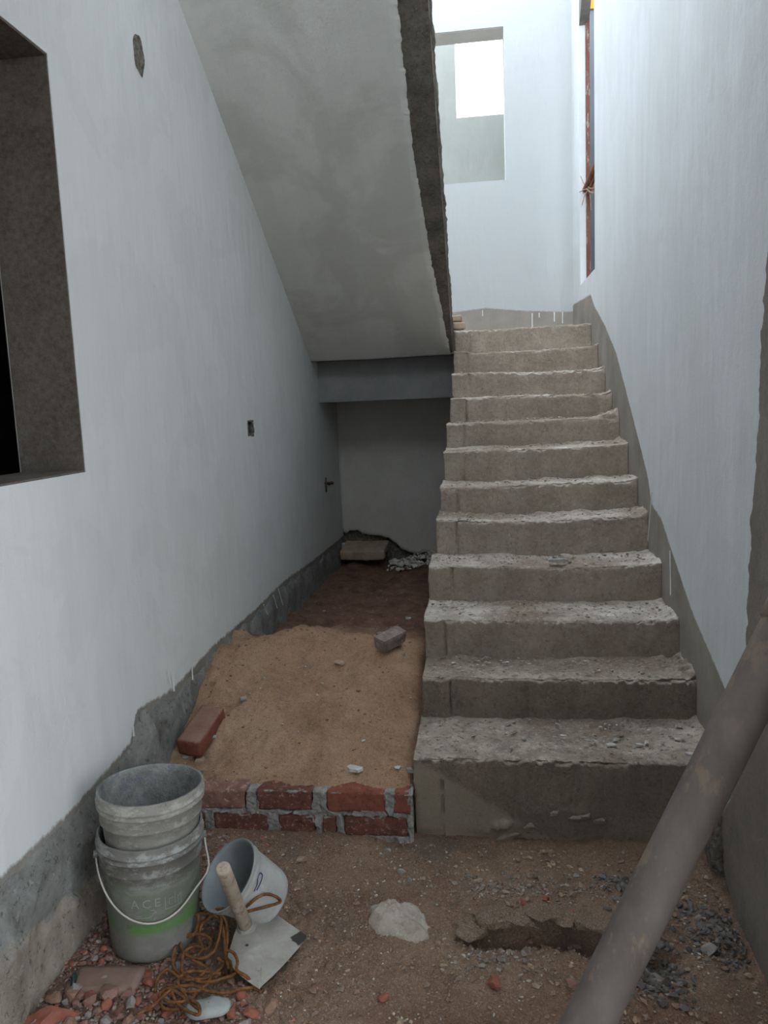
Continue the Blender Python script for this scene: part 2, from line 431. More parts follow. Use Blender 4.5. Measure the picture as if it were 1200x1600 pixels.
sk = skirt('rough_render', .6, 2.66, lambda y: zline(y)-.005, lambda y: -.08, M_skirt, 240, 70, dep, 3, wl)
sk2 = skirt('rough_render', 2.64, 6.98, lambda y: zline(y)-.02+.012*math.sin(y*23), lambda y: .1, M_skirt, 260, 30, lambda Y, Z, e: .012+.010*e, 8, wl)

# thick coat on the near end of the right wall with a broken edge and foot
def near_coat():
    zsn = np.linspace(-.35, 3.4, 420); V = []
    for z in zsn:
        e = .009*fbm(np.array([[0, z, 3.]]), 34, 5, 2)[0] * (2.2 if z < .35 else 1)
        y1 = float(np.interp(z, [-.35, -.08, .02, .18, .3, .8, 1.8, 3.4], [2.38, 2.44, 2.58, 2.62, 2.50, 2.41, 2.33, 2.10]))+e
        for t in np.linspace(0, 1, 60)**1.6: V.append((0, y1-t*(y1-1.15), z))
    V = np.array(V); t = np.tile(np.linspace(0, 1, 60)**1.6, 420); n = fbm(V, 6, 4, 9)
    r = np.clip(t/.03, 0, 1)
    V[:, 0] = XR-.004-.052*np.sqrt(1-(1-r)**2)-.004*n
    return V, [q[::-1] for q in gridF(420, 60)]
M_coat = N('wet_render'); M_coat = M_coat.out(raw_plaster(M_coat, (.16, .14, .12), (.25, .22, .19)), M_coat.bump(M_coat.noise(120, 4, .7), .6, .004, wall_bump(M_coat)))
V, F = near_coat(); mesh('render_coat', V, F, M_coat, wr, True)
# broken bed of mortar and brick behind the coat's foot
V, F = rough_box(.10, .34, .30, (5, 14, 12), .018, .15, 5, 22)
mesh('broken_footing', V+np.array([XR-.035, 2.72, -.06]), F, M_hole, wr, True)

# window reveals and their parts
M_white = N('white_reveal'); M_white = M_white.out(white_paint(M_white), wall_bump(M_white))
M_redox = simple('red_oxide', (.13, .05, .035), (.21, .085, .06), 18, .6, .5, 40, .004, third=(.36, .30, .26), stretch=(1, 1, .25))
w2 = empty('window_2', (XR, (ry0+ry1)/2, rz0), None, None); tag(w2, kind='structure')
mesh('frame_post', *cells([XR+.048, XR+.078], [ry1-.02, ry1+.01], [rz0-.02, rz1+.02], lambda *a: True), M_redox, w2)
mesh('frame_sill', *cells([XR+.048, XR+.078], [ry0, ry1-.03], [rz0-.02, rz0+.02], lambda *a: True), M_redox, w2)
mesh('frame_post', *cells([XR+.048, XR+.078], [ry0-.01, ry0+.02], [rz0-.02, rz1+.02], lambda *a: True), M_redox, w2)
# rough rounded haunch in the top corner of the opening
pts = [(ry1, rz1+.01), (ry1, rz1-.24)]+[(ry1-.02-.16*(math.sin(a))**1.6, rz1-.22+.2*(1-math.cos(a))) for a in np.linspace(.1, 1.5, 8)]+[(ry1-.22, rz1+.01)]
n = len(pts); V = [(XR+.002, y, z) for y, z in pts]+[(XR+.073, y, z) for y, z in pts]
F = [list(range(n)), list(range(n, 2*n))[::-1]]+[[i, (i+1) % n, (i+1) % n+n, i+n] for i in range(n)]
recalc(mesh('corner_haunch', V, F, M_raw, w2))
w1 = empty('window_1', (XL, (wy0+wy1)/2, wz0), None, None); tag(w1, kind='structure')
V, F = cells([XL-.226, XL-.004], [wy0, wy1-.003], [wz0-.002, wz0+.006], lambda *a: True)
mesh('sill_screed', V, F, M_reveal, w1)
V, F = cells([XL-.222, XL-.003], [wy1-.006, wy1+.001], [wz0, wz1-.001], lambda *a: True)
mesh('reveal', V, F, M_reveal, w1)
V, F = cells([XL-.222, XL-.003], [wy0, wy1], [wz1-.006, wz1+.001], lambda *a: True)
mesh('lintel_face', V, F, M_reveal, w1)
w3 = empty('window_3', ((bx0+bx1)/2, YB, bz0), None, None); tag(w3, kind='structure')
mesh('lintel_face', *cells([bx0, bx1], [YB+.01, YB+.225], [bz1-.006, bz1+.001], lambda *a: True), M_grey, w3)

# the dark room behind window_1
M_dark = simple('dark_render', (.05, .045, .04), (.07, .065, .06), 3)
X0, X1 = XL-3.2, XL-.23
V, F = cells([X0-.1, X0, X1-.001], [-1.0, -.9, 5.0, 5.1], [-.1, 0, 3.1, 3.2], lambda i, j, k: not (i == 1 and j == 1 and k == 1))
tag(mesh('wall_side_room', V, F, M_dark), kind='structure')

# terrace parapet and pier seen through window_3, neighbouring building seen through window_2
M_pale = N('pale_render'); M_pale = M_pale.out(M_pale.mix(M_pale.map(M_pale.noise(2.5, 5), .3, .7), (.29, .31, .285), (.34, .36, .335)), wall_bump(M_pale))
V, F = cells([-1.9, -.14, .9], [8.5, 8.7], [2.4, 4.555, 6.0], lambda i, j, k: not (i == 1 and k == 1))
tag(mesh('wall_terrace', V, F, M_pale), kind='structure')
M_nb = simple('blue_grey_wash', (.13, .15, .175), (.16, .18, .205), 2, .9, .2)
nb = tag(mesh('wall_neighbour', *cells([.95, 4.2], [8.9, 9.1], [-.3, 5.65], lambda *a: True), M_nb), kind='structure')
M_or = simple('orange_wash', (.55, .24, .03), (.62, .28, .05), 4, .8, .1)
mesh('shade_wall', *cells([1.8, 2.0], [3.0, 8.9], [-.3, 5.65], lambda *a: True), M_nb, nb)  # mostly unseen wall, added to shade the jamb of window_2
mesh('orange_band', *cells([.95, 4.2], [8.88, 9.12], [5.65, 6.6], lambda *a: True), M_or, nb)

# ceiling over the near part of the room; the stair well itself is open to the sky
M_ceil = simple('ceiling_white', (.50, .50, .49), (.58, .58, .57), 3)
tag(mesh('wall_sky_block', *cells([XL-.23, 2.2], [-1.7, -1.55], [-.3, 3.5], lambda *a: True), M_ceil), kind='structure')  # unseen wall behind the camera, added to block sky light from there
tag(mesh('ceiling', *cells([XL-.23, XR+.12], [-1.55, 2.2], [3.35, 3.5], lambda *a: True), M_ceil), kind='structure')

# ------------------------------------------------------------------ ground
def gh(X, Y):
    X = np.asarray(X, float); Y = np.asarray(Y, float); P = np.stack([X, Y, 0*X], -1)
    z = .012*fbm(P, 2.2, 3, 21)+.006*fbm(P, 14, 3, 5)+.005*fbm(P, 60, 3, 15)*np.clip(.7+noise(P, 5, 2), .2, 1.6)
    z = z-.10*sstep(.45, .85, X)*sstep(2.9, 2.0, Y)
    z = z+.03*sstep(2.45, 2.65, Y)*sstep(-.3, -.5, X)+.015*np.exp(-((X+.2)/.12)**2-((Y-2.6)/.1)**2)
    # broken ledge: ground behind it stands higher than in front
    yl = 2.165+.035*np.sin((X+.05)*7)+.014*noise(np.stack([X, 0*X, 0*X], -1), 24, 3)+.008*noise(np.stack([X, 0*X, 0*X], -1), 70, 8)
    on = sstep(-.12, .02, X)*sstep(.60, .42, X)
    z = z+on*(.040*sstep(yl-.004, yl+.006, Y)*sstep(yl+.38, yl+.02, Y)-.042*sstep(yl-.11, yl-.015, Y)*sstep(yl+.006, yl-.004, Y))
    for cx, cy, r, h in ((.47, 2.08, .10, -.025), (.70, 2.27, .08, .02), (-.28, 2.17, .13, -.004)):
        z = z+h*np.exp(-((X-cx)**2+(Y-cy)**2)/r**2)
    return z
def rubble_region(s, c):
    X, Y, Z = s.xyz()
    n = s.math('MULTIPLY', s.noise(4, 4, .6), .5)
    # crushed brick dust in the corner by the left wall
    a = s.map(s.math('ADD', s.math('ADD', X, s.math('MULTIPLY', Y, .35)), n), .20, .02)
    pk = s.ramp(s.noise(45, 5, .75), [(.3, (.10, .055, .045)), (.5, (.26, .155, .125)), (.7, (.40, .30, .26))])
    c = s.mix(s.math('MULTIPLY', a, .75), c, pk)
    # damp reddish patch near the lens
    b = s.map(s.math('ADD', Y, n), 2.22, 2.0); b = s.math('MULTIPLY', b, s.map(X, -.5, -.2))
    c = s.mix(s.math('MULTIPLY', b, .45), c, (.22, .10, .06))
    # grey cement powder blotches
    g = s.ramp(s.noise(2.6, 5, .65), [(.56, 0.0), (.66, .55)])
    return s.mix(g, c, (.20, .18, .155))
M_ground = earth('ground_earth', [(.30, (.20, .11, .065)), (.46, (.38, .22, .135)), (.66, (.58, .39, .26))], region=rubble_region, grain=230)
def heightgrid(name, x0, x1, y0, y1, step, fn, m, parent=None, jitter=0):
    nx, ny = int((x1-x0)/step)+1, int((y1-y0)/step)+1
    X, Y = np.meshgrid(np.linspace(x0, x1, nx), np.linspace(y0, y1, ny), indexing='ij')
    Z = fn(X, Y); V = np.stack([X, Y, Z], -1).reshape(-1, 3)
    return mesh(name, V, gridF(nx, ny), m, parent, True)
tag(heightgrid('floor', XL-.02, XR+.06, 1.35, 2.75, .0045, gh, M_ground), kind='structure')
tag(heightgrid('floor', XL-.3, XR+.3, -2.5, 1.36, .05, lambda X, Y: gh(X, Y)-.004, M_ground), kind='structure')
M_bounce = simple('bounce_concrete', (.46, .43, .38), (.54, .51, .46), 2, .9, .2)
tag(mesh('floor', *cells([XR+.3, 9], [-9, 5], [-.35, -.05], lambda *a: True), M_bounce), kind='structure')  # unseen pale slab outside, added to bounce skylight up to the soffit
tag(mesh('floor', *cells([-8, 9], [-9, 14], [-.6, -.35], lambda *a: True), M_ground), kind='structure')

# ------------------------------------------------------------------ staircase
ND = [(2.70, .300), (3.084, .470), (3.358, .645), (3.69, .822), (3.986, 1.006), (4.24, 1.160), (4.508, 1.337), (4.787, 1.487), (5.03, 1.643), (5.298, 1.808), (5.593, 1.975), (5.922, 2.162)]
XS = [-.266, -.250, -.258, -.252, -.227, -.214, -.199, -.187, -.171, -.163, -.154, -.148]
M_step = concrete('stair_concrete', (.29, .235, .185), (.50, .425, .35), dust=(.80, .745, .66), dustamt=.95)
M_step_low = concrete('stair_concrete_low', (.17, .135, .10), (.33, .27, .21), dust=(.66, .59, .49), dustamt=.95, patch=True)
stair = empty('staircase', (.3, 2.7, 0), 'rough bare concrete staircase climbing along the right wall to the landing', 'stairs')
def step_mesh(k):
    y0, z1 = ND[k]; z0 = ND[k-1][1] if k else -.06
    xs0 = XS[k]
    last = k == 11
    y1 = ND[k+1][0]+.03 if not last else YB+.02
    nx = 240 if k < 4 else (170 if k < 7 else 120)
    X = np.concatenate([[xs0]*1, np.linspace(xs0, XR-.0005, nx)])
    # profile in (y,z): riser up, nose, tread back
    nr = 20 if k else 36
    z0b = z0-.02
    pr = [(y0, z0b+(z1-.012-z0b)*t, 0) for t in np.linspace(0, 1, nr)]
    pr += [(y0+.012*(1-math.cos(a)), z1-.012+.012*math.sin(a), .5) for a in (rad(25), rad(50), rad(75))]
    nt = (40 if k < 5 else 26) if not last else 34
    tt = np.linspace(.012, 1, nt) if not last else np.linspace(.012/1.1, 1, nt)
    pr += [(y0+(y1-y0)*t if t > .02 or last else y0+.012, z1, 1) for t in tt]
    pr = np.array(pr); npf = len(pr)
    Xg, Pi = np.meshgrid(X[1:], np.arange(npf), indexing='ij')
    Y = pr[Pi, 0]; Z = pr[Pi, 1]; kind = pr[Pi, 2]
    P = np.stack([Xg, Y, Z], -1); e = fbm(P, 9, 4, 31+k); e2 = fbm(P, 40, 3, 51+k)
    u = (Xg-xs0)/(XR-xs0)
    # uneven casting: the nose sags in the middle and on the left, slopes a little
    sag = .006*np.sin(u*3.1+k*.9)+.003*np.sin(u*7+k*2.1)-.006*np.exp(-((u-.5)/.4)**2)
    # worn nose
    e3 = fbm(P, 75, 3, 91+k); wear = np.exp(-((Y-y0)**2+(Z-z1)**2)/.02**2)*np.clip(.25+.5*noise(P, 9, 71+k)+.7*noise(P, 34, 77+k)+.6*noise(P, 80, 79+k), 0, 1.6)
    Yn = Y+(kind < .9)*(.002*e+.0016*e2+.0008*e3)+wear*.010*(kind < .99)
    crust = np.clip(noise(P, 3.2, 17+k)+.6, .25, 1.3)
    Zn = Z+(kind > .4)*(.0025*e+.0045*e2*crust+.003*e3*crust)-wear*.008*(kind > .1)+sag*sstep(z0b, z1, Z)
    # mortar built up against the wall on the treads
    if not last: Zn = Zn+(kind > .4)*(.012+.02*np.clip(noise(P, 8, 5+k), 0, 1))*sstep(.80, .86, Xg)
    if k in (1, 7): Zn = Zn+(kind > .9)*.045*sstep(.66, .84, Xg)*np.clip(.35+.6*noise(P, 14, 8+k)+.5*noise(P, 45, 9+k), 0, 1.1)
    # debris at the back corner of each tread
    if not last: Zn = Zn+(kind > .9)*.010*sstep(y1-.09, y1-.03, Y)*np.clip(.4+e, 0, 2)
    # groove where two shutter boards met
    gx = xs0+.105+.01*math.sin(k*2.3)
    Yn = Yn+(kind < .4)*np.where(np.abs(Xg-gx) < .005, .014*np.clip(.6+noise(P, 30, 3), 0, 1), 0)-(kind < .4)*np.where(Xg < gx, .004*(1 if k % 2 else -.5), 0)
    if k == 0:
        Yn = Yn+.03*sstep(.16, .02, Z)*sstep(.1, .0, Xg)*(Xg > -.3)*0  - (kind < .4)*.030*np.exp(-((Xg-.06)/.06)**2-((Z-.055-.4*(Xg-.06))/.022)**2)*np.clip(.8+.9*e2, 0, 2) - (kind < .4)*.016*np.exp(-((Xg-.30)/.09)**2-((Z-.12+.2*(Xg-.3))/.018)**2)*np.clip(.5+.9*e2, 0, 2)
    Xe = Xg+np.where(u < .001, .006*e, 0)
    V = np.stack([Xe, Yn, Zn], -1).reshape(-1, 3); F = [q[::-1] for q in gridF(nx, npf)]
    # side faces and underside
    yb = y1; zb = (z0-.17 if k else -.06)
    nV = len(V)
    if k >= 3: low = [(xs0, y0, z0-.16), (xs0, y1, z1-.17), (XR, y0, z0-.16), (XR, y1, z1-.17)]
    else: low = [(xs0, y0, -.1), (xs0, y1, -.1), (XR, y0, -.1), (XR, y1, -.1)]
    if last: low = [(xs0, y0, z0-.16), (xs0, y0+.25, 1.99), (XR, y0, z0-.16), (XR, y0+.25, 1.99)]
    V = np.vstack([V, low])
    F.append([nV]+list(range(0, npf))[0:]+[nV+1]); F.append([nV+3]+[(nx-1)*npf+i for i in range(npf)][::-1]+[nV+2])
    F.append([nV, nV+1, nV+3, nV+2]); F.append([0, nV, nV+2, (nx-1)*npf]); F.append([npf-1, (nx-1)*npf+npf-1, nV+3, nV+1])
    return V, F
for k in range(11):
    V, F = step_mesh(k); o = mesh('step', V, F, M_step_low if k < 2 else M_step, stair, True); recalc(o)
# landing slab with its top edge as last riser, beam below
land = empty('landing', (0, 6.3, 2.0), 'bare concrete landing slab with a dark beam below, at the top of the stairs', 'landing')
ND[11] = (5.922, 2.162)
V, F = step_mesh(11); recalc(mesh('slab', V, F, M_step, land, True))
mesh('slab', *cells([XL, -.13], [5.98, YB], [1.99, 2.15], lambda *a: True), M_raw, land)
M_beam = simple('beam_plaster', (.20, .20, .205), (.27, .27, .275), 4, .8, .3)
mesh('beam', *cells([XL+.001, XR-.01], [6.22, 6.45], [1.665, 1.995], lambda *a: True), M_beam, land)
mesh('slab', *cells([-.13, XR-.002], [6.1, YB], [1.99, 2.15], lambda *a: True), M_raw, land)

# upper flight whose plastered soffit hangs over the left half
up = empty('upper_stair_flight', (-.7, 4.5, 2.8), 'upper concrete flight seen from below, pale plastered soffit, rough raw edge', 'stairs')
SL = .60; kz = 1.985+SL*5.98
sofz = lambda y: kz-SL*y
def slab_edge():
    nu, nv = 220, 26; ys_ = np.linspace(2.3, 6.0, nu); V = []
    for y in ys_:
        xe = float(np.interp(y, [2.3, 3.6, 4.4, 5.05, 5.75, 6.0], [-.33, -.33, -.325, -.29, -.235, -.215]))-.01
        zb = sofz(y)+.012
        for t in np.linspace(0, 1, nv):
            xm = min(-.205, xe+.075)
            if t < .4: q = t/.4; V.append((xe+(xm-xe)*q, y, zb+.008*q))
            else: q = (t-.4)/.6; V.append((xm+(-.165-xm)*min(1, q*1.6), y, zb+.008+.20*q))
    V = np.array(V); e = fbm(V, 16, 4, 3)+.6*fbm(V, 55, 2, 9)
    t = np.tile(np.linspace(0, 1, nv), nu)
    V[:, 0] += .008*e*(t > .05); V[:, 2] += -.006*e*(t < .6)*(t > .05)
    return V, [q[::-1] for q in gridF(nu, nv)]
M_edge = concrete('raw_slab_edge', (.08, .068, .055), (.34, .30, .25), dust=(.3, .26, .22), bumpk=1.0)
V, F = slab_edge(); mesh('slab_edge', V, F, M_edge, up, True)
# plaster coat of the soffit, its right edge ragged
nu, nv = 420, 24; V = []
for y in np.linspace(2.3, 5.985, nu):
    xe = float(np.interp(y, [2.3, 3.6, 4.4, 5.05, 5.75, 6.0], [-.315, -.31, -.307, -.272, -.21, -.185]))+.004*fbm(np.array([[y, 0, 0]]), 30, 4, 2)[0]+.0035*fbm(np.array([[y, 0, 0]]), 110, 2, 5)[0]
    for t in np.linspace(0, 1, nv):
        V.append((XL+.0+(xe-XL)*t, y, sofz(y)))
V = np.array(V); V[:, 2] += .003*fbm(V, 3, 3, 6)
B = V.copy(); B[:, 2] += .02; n = len(V)
F = gridF(nu, nv)+[q[::-1] for q in gridF(nu, nv, n)]
F += [[i*nv+nv-1, i*nv+nv-1+n, (i+1)*nv+nv-1+n, (i+1)*nv+nv-1] for i in range(nu-1)]
F += [[(nu-1)*nv+k, (nu-1)*nv+k+1, (nu-1)*nv+k+1+n, (nu-1)*nv+k+n] for k in range(nv-1)]
s = N('soffit_paint'); c = s.mix(s.ramp(s.noise(1.6, 5, .6, dist=.6), [(.42, 0.0), (.52, 1.0)]), (.60, .60, .56), (.70, .70, .66))
c = s.mix(s.map(s.noise(5, 5, .65, s.vec((1, .2, .2))), .35, .75, 0, .4), c, (.50, .50, .47))
M_sof = s.out(c, wall_bump(s), .85)
recalc(mesh('soffit_plaster', np.vstack([V, B]), F, M_sof, up, True))
# the concrete body with steps on top
prof = [(5.98, sofz(5.98)+.014), (5.98, 2.16)]
y = 5.72; z = 2.16
while y > 2.4: prof += [(y+.0, z), (y, z+.165)]; z += .165; y -= .275
prof += [(2.3, z), (2.3, sofz(2.3)+.014)]
n = len(prof); V = [(XL, a, b) for a, b in prof]+[(-.172, a, b) for a, b in prof]
F = [list(range(n)), list(range(n, 2*n))[::-1]]+[[i, i+n, (i+1) % n+n, (i+1) % n] for i in range(n)]
recalc(mesh('slab_body', V, F, M_edge, up))

# ------------------------------------------------------------------ sand fill held by a low brick wall
def sh(X, Y):
    X = np.asarray(X, float); Y = np.asarray(Y, float); P = np.stack([X, Y, 0*X], -1)
    base = np.interp(Y, [2.60, 2.70, 2.95, 3.3, 3.62, 3.78, 4.0, 4.4, 5.2, 7.1], [.170, .186, .285, .41, .485, .475, .40, .30, .22, .20])
    z = base-.05*sstep(-.5, -.25, X)*sstep(2.75, 3.1, Y)*sstep(4.6, 3.6, Y)
    z = z+.035*fbm(P, 2.6, 4, 12)*sstep(2.65, 2.85, Y)+.020*fbm(P, 8, 4, 14)*sstep(2.67, 2.8, Y)-.012*np.clip(fbm(P, 6, 2, 19), 0, 1)+.004*fbm(P, 50, 3, 4)+.010*sstep(4.0, 4.5, Y)*fbm(P, 7, 3, 41)
    z = z-.05*sstep(-.31, -.25, X)*sstep(2.66, 2.72, Y)
    return z
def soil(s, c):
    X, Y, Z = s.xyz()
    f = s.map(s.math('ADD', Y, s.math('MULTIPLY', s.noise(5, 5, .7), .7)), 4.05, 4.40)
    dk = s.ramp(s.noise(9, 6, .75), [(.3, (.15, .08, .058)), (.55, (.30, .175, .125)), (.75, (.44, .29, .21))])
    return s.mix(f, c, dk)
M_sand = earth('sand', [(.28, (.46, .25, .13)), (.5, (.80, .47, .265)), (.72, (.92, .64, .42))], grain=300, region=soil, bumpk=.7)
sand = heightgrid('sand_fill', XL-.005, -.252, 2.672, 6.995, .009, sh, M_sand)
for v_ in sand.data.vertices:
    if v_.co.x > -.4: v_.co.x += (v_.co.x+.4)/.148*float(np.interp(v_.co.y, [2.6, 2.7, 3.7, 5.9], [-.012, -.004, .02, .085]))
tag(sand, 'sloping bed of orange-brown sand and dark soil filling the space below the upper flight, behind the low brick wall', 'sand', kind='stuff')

M_brick = [simple('brick_%s' % n_, a, b, 22, .9, .8, 70, .005, third=t) for n_, a, b, t in (
    ('dark', (.10, .042, .032), (.18, .07, .052), (.28, .19, .16)), ('red', (.17, .058, .04), (.26, .09, .06), (.12, .05, .04)),
    ('dusty', (.20, .10, .075), (.28, .155, .12), (.38, .30, .25)))]
M_mortar = simple('grey_mortar', (.20, .19, .175), (.34, .33, .31), 25, .95, 1.0, 90, .006)
bw = empty('brick_wall', (-.77, 2.65, 0), 'low two-course brick wall with grey mortar holding back the sand beside the stairs', 'brick wall')
rows = [(.110, .190, [(-1.262, -1.10, 0), (-1.085, -.905, 2), (-.865, -.645, 0), (-.592, -.368, 1), (-.340, -.279, 1)]),
        (.016, .094, [(-1.262, -1.07, 0), (-1.035, -.820, 0), (-.782, -.640, 0), (-.612, -.560, 0), (-.530, -.290, 0)])]
q = 0
for z0, z1, bs in rows:
    for a, b, mi in bs:
        V, F = rough_box(b-a, .108, z1-z0, (22, 6, 9), .0055, .10, q*7+1, 38, chip=.05); q += 1
        mesh('brick', V+np.array([(a+b)/2, 2.705, z0]), F, M_brick[mi], bw, True)
# mortar: a slab whose face fills the joints unevenly and smears a little over the bricks
nu, nv = 400, 96; xs_ = np.linspace(XL+.003, -.268, nu); zs_ = np.linspace(-.04, .187, nv)
Xg, Zg = np.meshgrid(xs_, zs_, indexing='ij'); P = np.stack([Xg, 0*Xg, Zg], -1)
inside = np.full(Xg.shape, -1.0)
for z0, z1, bs in rows:
    for a, b, mi in bs: inside = np.maximum(inside, np.minimum(np.minimum(Xg-a, b-Xg), np.minimum(Zg-z0, z1-Zg)))
e = fbm(P, 22, 4, 3); e_ = fbm(P, 60, 3, 6)
Yg = 2.650+.045*sstep(-.002, .008, inside+.011*e-.003)-.010*e*(inside < .004)-.004*e_-.02*sstep(.02, -.03, Zg)*(1+e)
V = np.stack([Xg, Yg, Zg], -1).reshape(-1, 3); nn = len(V)
Vb = V.copy(); Vb[:, 1] = 2.74
F = [q_[::-1] for q_ in gridF(nu, nv)]+gridF(nu, nv, nn)
F += [[i*nv+nv-1, i*nv+nv-1+nn, (i+1)*nv+nv-1+nn, (i+1)*nv+nv-1] for i in range(nu-1)]
mesh('mortar', np.vstack([V, Vb]), F, M_mortar, bw, True)

# ------------------------------------------------------------------ loose stones, bricks, rubble
def place(name, V, F, m, x, y, z, label, cat, group=None, rz=0, tilt=(0, 0), smooth=False):
    V = rot(rot(rot(V, 'X', tilt[0]), 'Y', tilt[1]), 'Z', rz)
    V = np.asarray(V); V[:, 2] -= V[:, 2].min()
    o = mesh(name, V, F, m, loc=(x, y, z), smooth=smooth); return tag(o, label, cat, group)
def gxy(px, py, fn=gh, z=0.0):
    for _ in range(12):
        p = pl(px, py, 2, z); z = float(fn(p[0], p[1]))
    return p[0], p[1], z
def sxy(px, py):
    # march along the ray until it meets the sand
    d = _R*(px-600)/FPX + _D*(py-800)/FPX + _f; t = 2.4
    while t < 9:
        p = EYE+t*d
        if p[2] < float(sh(p[0], p[1])): break
        t += .01
    return p[0], p[1], float(sh(p[0], p[1]))

s = N('orange_brick'); X_, Y_, Z_ = s.xyz()
c = s.mix(s.ramp(s.noise(14, 5, .7), [(.35, 0.0), (.65, 1.0)]), (.17, .055, .035), (.25, .09, .06))
c = s.mix(s.math('MULTIPLY', s.map(s.xyz(s.geo.outputs['Normal'])[2], .4, .8), s.ramp(s.noise(5, 5, .7), [(.35, .35), (.6, .9)])), c, (.30, .20, .155))
M_obrick = s.out(c, s.bump(s.noise(50, 5, .8), .9, .008), .95)
V, F = rough_box(.105, .23, .075, (8, 14, 6), .003, .10, 3, 30)
x, y, z = sxy(296, 1128)
o = place('red_brick', V, F, M_obrick, -1.165, 2.93, float(sh(-1.165, 2.93))-.03, 'whole red brick lying on the sand against the left wall', 'brick', rz=rad(-8), tilt=(rad(16), rad(4)), smooth=True)
M_dbrick = simple('weathered_brick', (.17, .12, .11), (.30, .24, .23), 16, .9, .6, 60, .005, third=(.36, .31, .29))
V, F = rough_box(.16, .075, .065, (12, 6, 5), .005, .14, 9, 26, chip=.15)
x, y, z = sxy(610, 1010)
place('brick_fragment', V, F, M_dbrick, x, y, z-.008, 'elongated purplish-grey brick piece lying on the sand ridge beside the stairs', 'brick', rz=rad(52), tilt=(rad(10), rad(-6)))
M_stone = simple('grey_stone', (.22, .21, .20), (.36, .35, .33), 20, .9, .6, 60, .004)
M_stone_w = simple('white_stone', (.42, .42, .40), (.58, .57, .54), 20, .9, .5, 60, .004)
M_stone_b = simple('buff_stone', (.30, .22, .16), (.40, .31, .23), 16, .9, .6, 50, .006)
M_chip = [simple('brick_chip_%s' % n_, a, b, 20, .9, .5, 60, .004) for n_, a, b in (('red', (.22, .075, .052), (.31, .12, .085)), ('rose', (.20, .105, .085), (.29, .17, .14)), ('brown', (.21, .125, .085), (.29, .185, .135)), ('grey', (.22, .19, .175), (.33, .30, .28)))]
def stone(px, py, sx, sy, sz, m, name, label, cat='stone', fn='g', seed=1, rz=0, sub=3, sink=.2, group=None, tilt=(0, 0), facet=True):
    x, y, z = sxy(px, py) if fn == 's' else gxy(px, py)
    V, F = rock(sx, sy, sz, sub, .3, seed, facet) if sz > .38*sx else flake(sx, sy, sz, seed)
    return place(name, V, F, m, x, y, z-sz*sink, label, cat, group, rz, tilt)
stone(381, 1096, .042, .03, .03, M_stone, 'pebble', 'round grey pebble on the sand right of the whole red brick', fn='s', seed=2)
stone(334, 1158, .034, .028, .024, M_stone, 'pebble', 'small grey pebble on the sand just in front of the whole red brick', fn='s', seed=5)
stone(530, 1038, .06, .05, .03, M_stone_b, 'stone', 'buff angular stone half buried in the middle of the sand slope', fn='s', seed=8)
stone(556, 1205, .075, .055, .010, M_stone_w, 'mortar_flake', 'pale flat mortar flake on the sand behind the brick wall', 'flake', fn='s', seed=9, rz=-.4)
stone(621, 1204, .034, .024, .014, M_stone_w, 'stone_chip', 'small white stone chip on the sand near the foot of the stairs', fn='s', seed=11)
stone(641, 1207, .045, .022, .012, M_stone, 'stone_chip', 'thin grey stone chip on the sand touching the corner of the first step', fn='s', seed=12, rz=-.4)
stone(638, 967, .045, .02, .012, M_stone_w, 'stone_chip', 'white flat chip on the dark soil above the elongated brick piece', fn='s', seed=14)
stone(594, 993, .05, .03, .012, M_dbrick, 'stone_chip', 'dark flat chip just behind the elongated brick piece', fn='s', seed=15)
stone(506, 955, .03, .02, .012, M_stone_w, 'stone_chip', 'tiny white chip on the dark soil near the left wall', fn='s', seed=16)
stone(630, 1024, .035, .02, .016, M_dbrick, 'stone_chip', 'dark crumb just in front of the elongated brick piece', fn='s', seed=17)
stone(311, 1190, .05, .04, .03, M_stone_b, 'stone', 'buff stone on the sand behind the rim of the tall buckets', fn='s', seed=19)
stone(290, 1186, .035, .03, .02, M_stone, 'stone', 'small grey stone on the sand beside the left wall behind the buckets', fn='s', seed=20)
